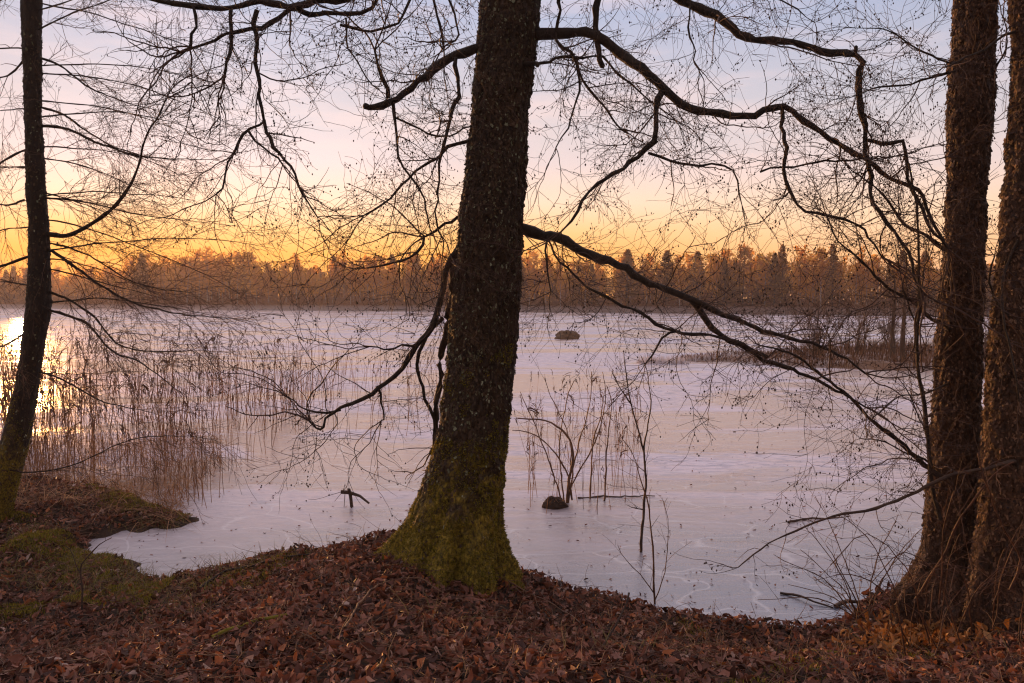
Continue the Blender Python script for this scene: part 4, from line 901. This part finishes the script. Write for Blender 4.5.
# islet grass: brown, with a frosted fringe
n = 40000; x = 7+rg.random(n)**1.5*53; y = rg.uniform(27, 46, n); s = sd_poly(isl, x, y); k = (s > .05); x, y, s = x[k], y[k], s[k]
g = vnoise(np.stack([x*.5, y*.5, x*0], -1), 6); k = g > .25; x, y, g = x[k], y[k], g[k]; n = len(x)
V, Q = blades(n, np.stack([x, y, x*0+.05], -1), rg.uniform(.2, .7, n)*(.5+g)*np.clip((x-5.5)/7, .25, 1), .018, rg.uniform(.02, .2, n), rg, 2)
M['sedge'] = simple('brown_sedge', [(0, (.07, .030, .018)), (.5, (.15, .070, .038)), (1, (.26, .14, .08))], None, rough=.8, island=True, transl=.25)
o = mesh_obj('islet_grass', V, Q, M['sedge'], smooth=False); set_props(o, 'withered brown sedge covering the islet', 'sedge', kind='stuff')
n = 7000; x = rg.uniform(5.2, 13.6, n); y = 33.5+rg.uniform(-1, 1, n)*2.8+(x-9)*.25; k = (vnoise(np.stack([x*.9, y*.9, x*0], -1), 61) > .45) & (np.abs(y-33.5-(x-9)*.25) < .9+(x-6.3)*.25); x, y = x[k], y[k]; n = len(x)
V, Q = blades(n, np.stack([x, y, x*0], -1), rg.uniform(.1, .38, n), .018, rg.uniform(.02, .15, n), rg, 2)
o = mesh_obj('frosted_sedge', V, Q, M['frost'], smooth=False); set_props(o, 'low white frosted sedge on the ice left of the brown islet', 'frosted sedge', kind='stuff')

# ------------------------------------------------------------------ ground cover on the near bank
rg = np.random.default_rng(123)
def leaf_mesh(n, x, y, z, size, tilt, rg):
    # 9-vertex curled ovate leaf
    T_ = np.array([(-.5, 0, 0), (-.22, .22, .06), (-.22, 0, .0), (-.22, -.22, .06), (.16, .25, .09), (.16, 0, .02), (.16, -.25, .09), (.55, 0, .05), (-.75, 0, .02)])
    Fq_ = np.array([(1, 0, 2, 2), (2, 0, 3, 3)]); q4 = np.array([(1, 2, 5, 4), (2, 3, 6, 5)]); t3 = np.array([(0, 2, 1), (0, 3, 2), (4, 5, 7), (5, 6, 7)])
    curl = rg.uniform(-2.2, 4.6, n); fold = rg.uniform(-1.2, 1.9, n); wsc = rg.uniform(.45, 1.1, n); sz = size*rg.uniform(.4, 1.5, n)
    v = np.repeat(T_[None], n, 0).copy(); v[:, :, 2] = v[:, :, 2]*curl[:, None]+(v[:, :, 0]**2)*fold[:, None]*.7; v[:, :, 1] *= wsc[:, None]
    v[:, :, 1] += .10*np.sin(v[:, :, 0]*5+rg.uniform(0, 6, n)[:, None]); v[:, :, 2] += rg.normal(0, .03, (n, 9))
    v *= sz[:, None, None]
    a = rg.uniform(0, 6.28, n); tx = rg.normal(0, tilt, n); ty = rg.normal(0, tilt, n)
    ca, sa = np.cos(a)[:, None], np.sin(a)[:, None]; X_, Y_, Z_ = v[..., 0], v[..., 1], v[..., 2]
    c1, s1 = np.cos(tx)[:, None], np.sin(tx)[:, None]; Y_, Z_ = Y_*c1-Z_*s1, Y_*s1+Z_*c1
    c2, s2 = np.cos(ty)[:, None], np.sin(ty)[:, None]; X_, Z_ = X_*c2+Z_*s2, -X_*s2+Z_*c2
    X_, Y_ = X_*ca-Y_*sa, X_*sa+Y_*ca
    V = np.stack([X_+x[:, None], Y_+y[:, None], Z_+z[:, None]], -1).reshape(-1, 3)
    b0 = np.arange(n)[:, None, None]*9
    return V, [(b0+q4[None]).reshape(-1, 4), (b0+t3[None]).reshape(-1, 3)]
def scatter(n, x0, x1, y0, y1, smin=.03):
    x = rg.uniform(x0, x1, n); y = rg.uniform(y0, y1, n); s = sdf_land(x, y); k = s > smin; return x[k], y[k], s[k]
x, y, s = scatter(138000, -6.4, 7.4, 3.0, 10.6)
leafp = 1-.25*sst((-2.7-x)/.7)*sst((y-5.6)/.6)          # fewer leaves on the mossy left
leafp *= np.where(np.abs(x/np.maximum(y, 1)) < .78, 1, .5); k = rg.random(len(x)) < leafp; x, y = x[k], y[k]
z = gz(x, y)+rg.uniform(0.002, .04, len(x))
V, Fq = leaf_mesh(len(x), x, y, z, .057, .62, rg)
o = mesh_obj('leaf_litter', V, Fq, M['leaf']); set_props(o, 'layer of curled brown fallen leaves covering the bank', 'fallen leaves', kind='stuff')
# leaves frozen on the ice
n = 1500; y = 6.3+rg.random(n)**1.8*19; px = rg.uniform(120, 900, n); x = (px-CW/2)/F*y; k = sdf_land(x, y) < -.05; x, y = x[k], y[k]
V, Fq = leaf_mesh(len(x), x, y, x*0+.006, .034, .12, rg); o = mesh_obj('frozen_leaves', V, Fq, M['leaf']); set_props(o, 'scattered small leaves and bits frozen onto the ice', 'leaves', kind='stuff')
# moss
def moss_patch(n, x0, x1, y0, y1, thr, seed, size):
    x, y, s = scatter(n, x0, x1, y0, y1, .02); m_ = vnoise(np.stack([x*1.5, y*1.5, x*0], -1), seed)*.7+vnoise(np.stack([x*6, y*6, x*0], -1), seed+1)*.3
    k = m_ > thr; x, y = x[k], y[k]; n = len(x); hgt = np.clip((m_[k]-thr)*.5, 0, .045)
    base = np.stack([x, y, gz(x, y)+hgt], -1); return blades(n, base-np.array([0, 0, .01]), size*rg.uniform(.5, 1.3, n), .0022, size*rg.uniform(.1, .9, n), rg, 2)
A = [moss_patch(190000, -6.2, -3.0, 5.4, 10.4, .60, 71, .028), moss_patch(60000, -3.2, 5, 3.2, 6.0, .74, 72, .025), moss_patch(9000, -2.8, -1.2, 6.0, 7.2, .68, 75, .02)]
VV, QQ, nv = [], [], 0
for V, Q in A: VV.append(V); QQ.append(Q+nv); nv += len(V)
o = mesh_obj('moss', np.concatenate(VV), np.concatenate(QQ), M['moss'], smooth=False); set_props(o, 'olive green moss cushions on the bank, thickest at the left', 'moss', kind='stuff')
# dry grass tufts
VV, QQ, nv = [], [], 0
tufts = [(-3.3, 6.75, 160), (-2.7, 6.9, 120), (-3.7, 6.9, 120), (-2.2, 6.75, 90), (-4.3, 7.4, 120), (-5.0, 8.2, 120), (-4.0, 8.9, 90), (-3.9, 7.35, 170), (-3.5, 7.2, 150), (-4.2, 6.9, 140), (-4.7, 7.0, 100), (-2.6, 6.2, 70), (.6, 4.3, 40), (3.4, 4.6, 60), (2.3, 4.4, 40), (-.2, 4.6, 30), (4.0, 5.4, 80), (2.9, 5.6, 60), (-1.8, 6.8, 60)]
for (tx, ty, n) in tufts:
    x = tx+rg.normal(0, .22, n); y = ty+rg.normal(0, .16, n); V, Q = blades(n, np.stack([x, y, gz(x, y)], -1), rg.uniform(.05, .20, n), .0026, rg.uniform(.08, .30, n), rg, 4); VV.append(V); QQ.append(Q+nv); nv += len(V)
o = mesh_obj('grass', np.concatenate(VV), np.concatenate(QQ), M['grass'], smooth=False); set_props(o, 'thin withered yellow grass on the bank', 'grass', kind='stuff')
# twig litter
tb = Tubes(); n = 8000; x, y, s = scatter(n, -5.2, 5.0, 3.1, 9.6, .1); z = gz(x, y)
for k in range(len(x)):
    a = rg.uniform(0, 6.28); ln = rg.uniform(.08, .42); p = np.array([x[k], y[k], z[k]+rg.uniform(.015, .06)]); d = np.array([math.cos(a), math.sin(a), rg.normal(0, .12)]); pts = [p]
    for q in range(5): d = d+rg.normal(0, .34, 3)*np.array([1, 1, .6]); pts.append(pts[-1]+d/np.linalg.norm(d)*ln/5)
    tb.add(pts, np.linspace(rg.uniform(.0012, .0038), .001, 6), 4)
o = tb.build('twig_litter', M['stem']); set_props(o, 'thin dead twigs and stalks lying among the leaves', 'dead twigs', kind='stuff')

# ------------------------------------------------------------------ single small things
def on_ground(path, lift):
    o_ = [];
    for (x, y) in path: o_.append((x, y, float(gz(x, y)[0])+lift))
    return np.array(o_)
def stick(name, label, path, r0, r1, mat, lift=.02, seed=0, forks=()):
    rgs = np.random.default_rng(seed); P = on_ground(path, lift); pa, ra = smooth_path(P, np.linspace(r0, r1, len(P)), .04, .008, rgs); tb = Tubes(); tb.add(pa, ra, 7)
    for f in forks: Pf = on_ground(f, lift); pf, rf = smooth_path(Pf, np.linspace(r1, r1*.5, len(Pf)), .04, .008, rgs); tb.add(pf, rf, 5)
    o = tb.build(name, mat, None, P[0]); set_props(o, label, 'branch', None); return o
def gp(px, py, z=.6):           # ground point under a pixel
    t = 1.0; d = (CAMZ-z)*F/(py-HOR); q = P3(px, py, d)
    for _ in range(8):
        zz = float(gz(q[0], q[1])[0]); d = max(2.5, (CAMZ-zz)/max(.02, (CAMZ-P3(px, py, 1.0)[2]))); q = P3(px, py, .5*d+.5*q[1])
    return (float(q[0]), float(q[1]))
stick('fallen_branch', 'mossy green fallen branch lying on the leaves left of the middle tree', [gp(212, 646), gp(235, 638), gp(262, 628), gp(285, 622)], .014, .009, M['moss'], .035, 1)
stick('fallen_branch', 'dark curved fallen branch lying along the bank edge at the left of the middle tree', [gp(200, 592), gp(225, 576), gp(255, 570), gp(290, 562), gp(320, 556)], .013, .007, M['limb'], .04, 2)
stick('fallen_branch', 'long thin stalk lying on the leaves just right of the mossy tree foot', [gp(505, 585), gp(530, 600), gp(560, 615), gp(590, 632), gp(640, 650)], .006, .004, M['stem'], .05, 3)
stick('fallen_branch', 'pale bent stick lying on the leaves in front of the middle tree', [gp(345, 640), gp(362, 610), gp(385, 590), gp(420, 586), gp(440, 600)], .007, .004, M['stem'], .05, 4)
stick('fallen_branch', 'yellowish mossy stick lying on the leaves at the bottom right', [gp(785, 648), gp(820, 650), gp(860, 655), gp(890, 664)], .009, .006, M['moss'], .045, 5)

# broken forked stick frozen upright in the ice
org = P3(351, 497, 9.9); org[2] = 0; tb = Tubes(); f = lambda px, py, d: P3(px, py, d)
g_ = lambda px, py: P3(px, py, 9.9)
tb.add(smooth_path(np.array([g_(352, 509), g_(351, 500), g_(350, 493), g_(349, 489)]), [.022, .022, .024, .02], .03, .004)[0], .021, 7)
tb.add([g_(341, 492), g_(349, 492.5), g_(360, 496), g_(371, 500)+np.array([0, -.15, 0])], [.026, .024, .017, .013], 7)
tb.add([g_(343, 492), g_(345, 484), g_(348, 490)], [.006, .005, .005], 4); tb.add([g_(345, 493), g_(344, 508)], [.005, .004], 4)
o = tb.build('stick', M['stem_dark'], None, org); set_props(o, 'broken forked stick frozen upright in the ice left of the middle tree', 'stick')

def lump(name, label, cat, c, r, mat, seed, grass=0):
    n, m_ = 40, 20; th = np.linspace(0, 2*math.pi, n, endpoint=False); ph = np.linspace(0, math.pi/2*1.15, m_); T, Pp = np.meshgrid(th, ph)
    dr = np.stack([np.sin(Pp)*np.cos(T), np.sin(Pp)*np.sin(T), np.cos(Pp)], -1); nz_ = fbm(dr.reshape(-1, 3)*2.2+seed, 4, seed).reshape(T.shape)
    V = (dr*(.65+.7*nz_[..., None])*np.array(r)).reshape(-1, 3); i = np.arange(m_-1)[:, None]*n; j = np.arange(n)[None]; k = (j+1) % n
    Q = np.stack([i+j, i+n+j, i+n+k, i+k], -1).reshape(-1, 4)
    root = mesh_obj(name, V+np.array(c), Q, mat, None, np.array(c)); set_props(root, label, cat)
    if grass:
        rr = np.random.default_rng(seed); a = rr.uniform(0, 6.28, grass); q = rr.random(grass)**.5; b0 = np.stack([c[0]+np.cos(a)*q*r[0]*.8, c[1]+np.sin(a)*q*r[1]*.8, np.full(grass, r[2]*.3)], -1)
        V, Q = blades(grass, b0, rr.uniform(.4, 1.1, grass)*r[2], .004 if r[0] < .5 else .02, rr.uniform(.3, 1.0, grass)*r[2], rr, 3); g2 = mesh_obj('sedge', V, Q, M['reed'], root, np.array(c), smooth=False)
    return root
c = P3(567, 339, 53); lump('rock', 'low rounded brown rock far out on the ice', 'rock', (c[0], 53, 0), (.80, .7, .62), M['stone'], 3)
c = P3(555, 510, 9.9); lump('tussock', 'small dark tussock in the ice at the foot of the many-stemmed shrub', 'tussock', (c[0], 9.9, 0), (.15, .13, .12), M['soil'], 5, 120)
# dead wood lying flat on the ice
for k, (a, b_, r_, lab) in enumerate([((578, 500), (655, 498), .012, 'thin straight stick lying on the ice behind the dark sapling'), ((788, 525), (850, 518), .012, 'short stick lying on the ice right of the middle, near the right trees'),
                                 ((835, 612), (880, 608), .018, 'dark wet branch in the ice close to the right bank'), ((780, 598), (832, 612), .012, 'curved dark twig in the ice just left of the dark wet branch')]):
    A_ = np.array(P3(a[0], a[1], (CAMZ-.01)*F/(a[1]-HOR))); B_ = np.array(P3(b_[0], b_[1], (CAMZ-.01)*F/(b_[1]-HOR))); A_[2] = B_[2] = .012
    pa, ra = smooth_path(np.array([A_, (A_*2+B_)/3+np.array([0, .05, 0]), (A_+B_*2)/3, B_]), [r_, r_, r_*.8, r_*.5], .06, .014, rg); tb = Tubes(); tb.add(pa, ra, 6)
    o = tb.build('stick', M['stem_dark'], None, A_); set_props(o, lab, 'stick')
# pile of pale leaves and bark against the right tree
rgp = np.random.default_rng(8); n = 800; x = rgp.normal(2.85, .22, n); y = rgp.normal(5.35, .2, n); rg = rgp
V, Fq = leaf_mesh(n, x, y, gz(x, y)+rgp.uniform(.03, .13, n), .062, .9, rgp)
M['leaf_orange'] = simple('rusty_leaf', [(0, (.20, .07, .02)), (.6, (.38, .16, .04)), (1, (.5, .28, .12))], None, rough=.5, island=True, transl=.3)
o = mesh_obj('leaf_heap', V, Fq, M['leaf_orange']); set_props(o, 'heap of rusty orange leaves and bark flakes against the left foot of the right trees', 'leaves', kind='stuff')

# ------------------------------------------------------------------ haze and lake mist
def vol_box(name, lo, hi, col, dens, aniso, label):
    m = bpy.data.materials.new(name+'_air'); m.use_nodes = True; t = m.node_tree; t.nodes.clear(); o_ = t.nodes.new('ShaderNodeOutputMaterial'); v = t.nodes.new('ShaderNodeVolumePrincipled')
    v.inputs['Color'].default_value = col+(1,); v.inputs['Density'].default_value = dens; v.inputs['Anisotropy'].default_value = aniso; t.links.new(v.outputs[0], o_.inputs['Volume'])
    x0, y0, z0 = lo; x1, y1, z1 = hi
    V = np.array([(x0, y0, z0), (x1, y0, z0), (x1, y1, z0), (x0, y1, z0), (x0, y0, z1), (x1, y0, z1), (x1, y1, z1), (x0, y1, z1)], float)
    o = mesh_obj(name, V, np.array([(0, 3, 2, 1), (4, 5, 6, 7), (0, 1, 5, 4), (1, 2, 6, 5), (2, 3, 7, 6), (3, 0, 4, 7)]), m, smooth=False); set_props(o, label, 'haze', kind='stuff'); return o
vol_box('haze', (-262, -46, -1.5), (262, 308, 19), (1.0, .84, .74), .0009, .3, 'thin evening haze over the lake and forest')
vol_box('mist', (-255.5, 100, .02), (255.5, 300.5, 1.5), (.98, .90, .92), .004, .3, 'thin pale mist lying on the ice in front of the far forest')
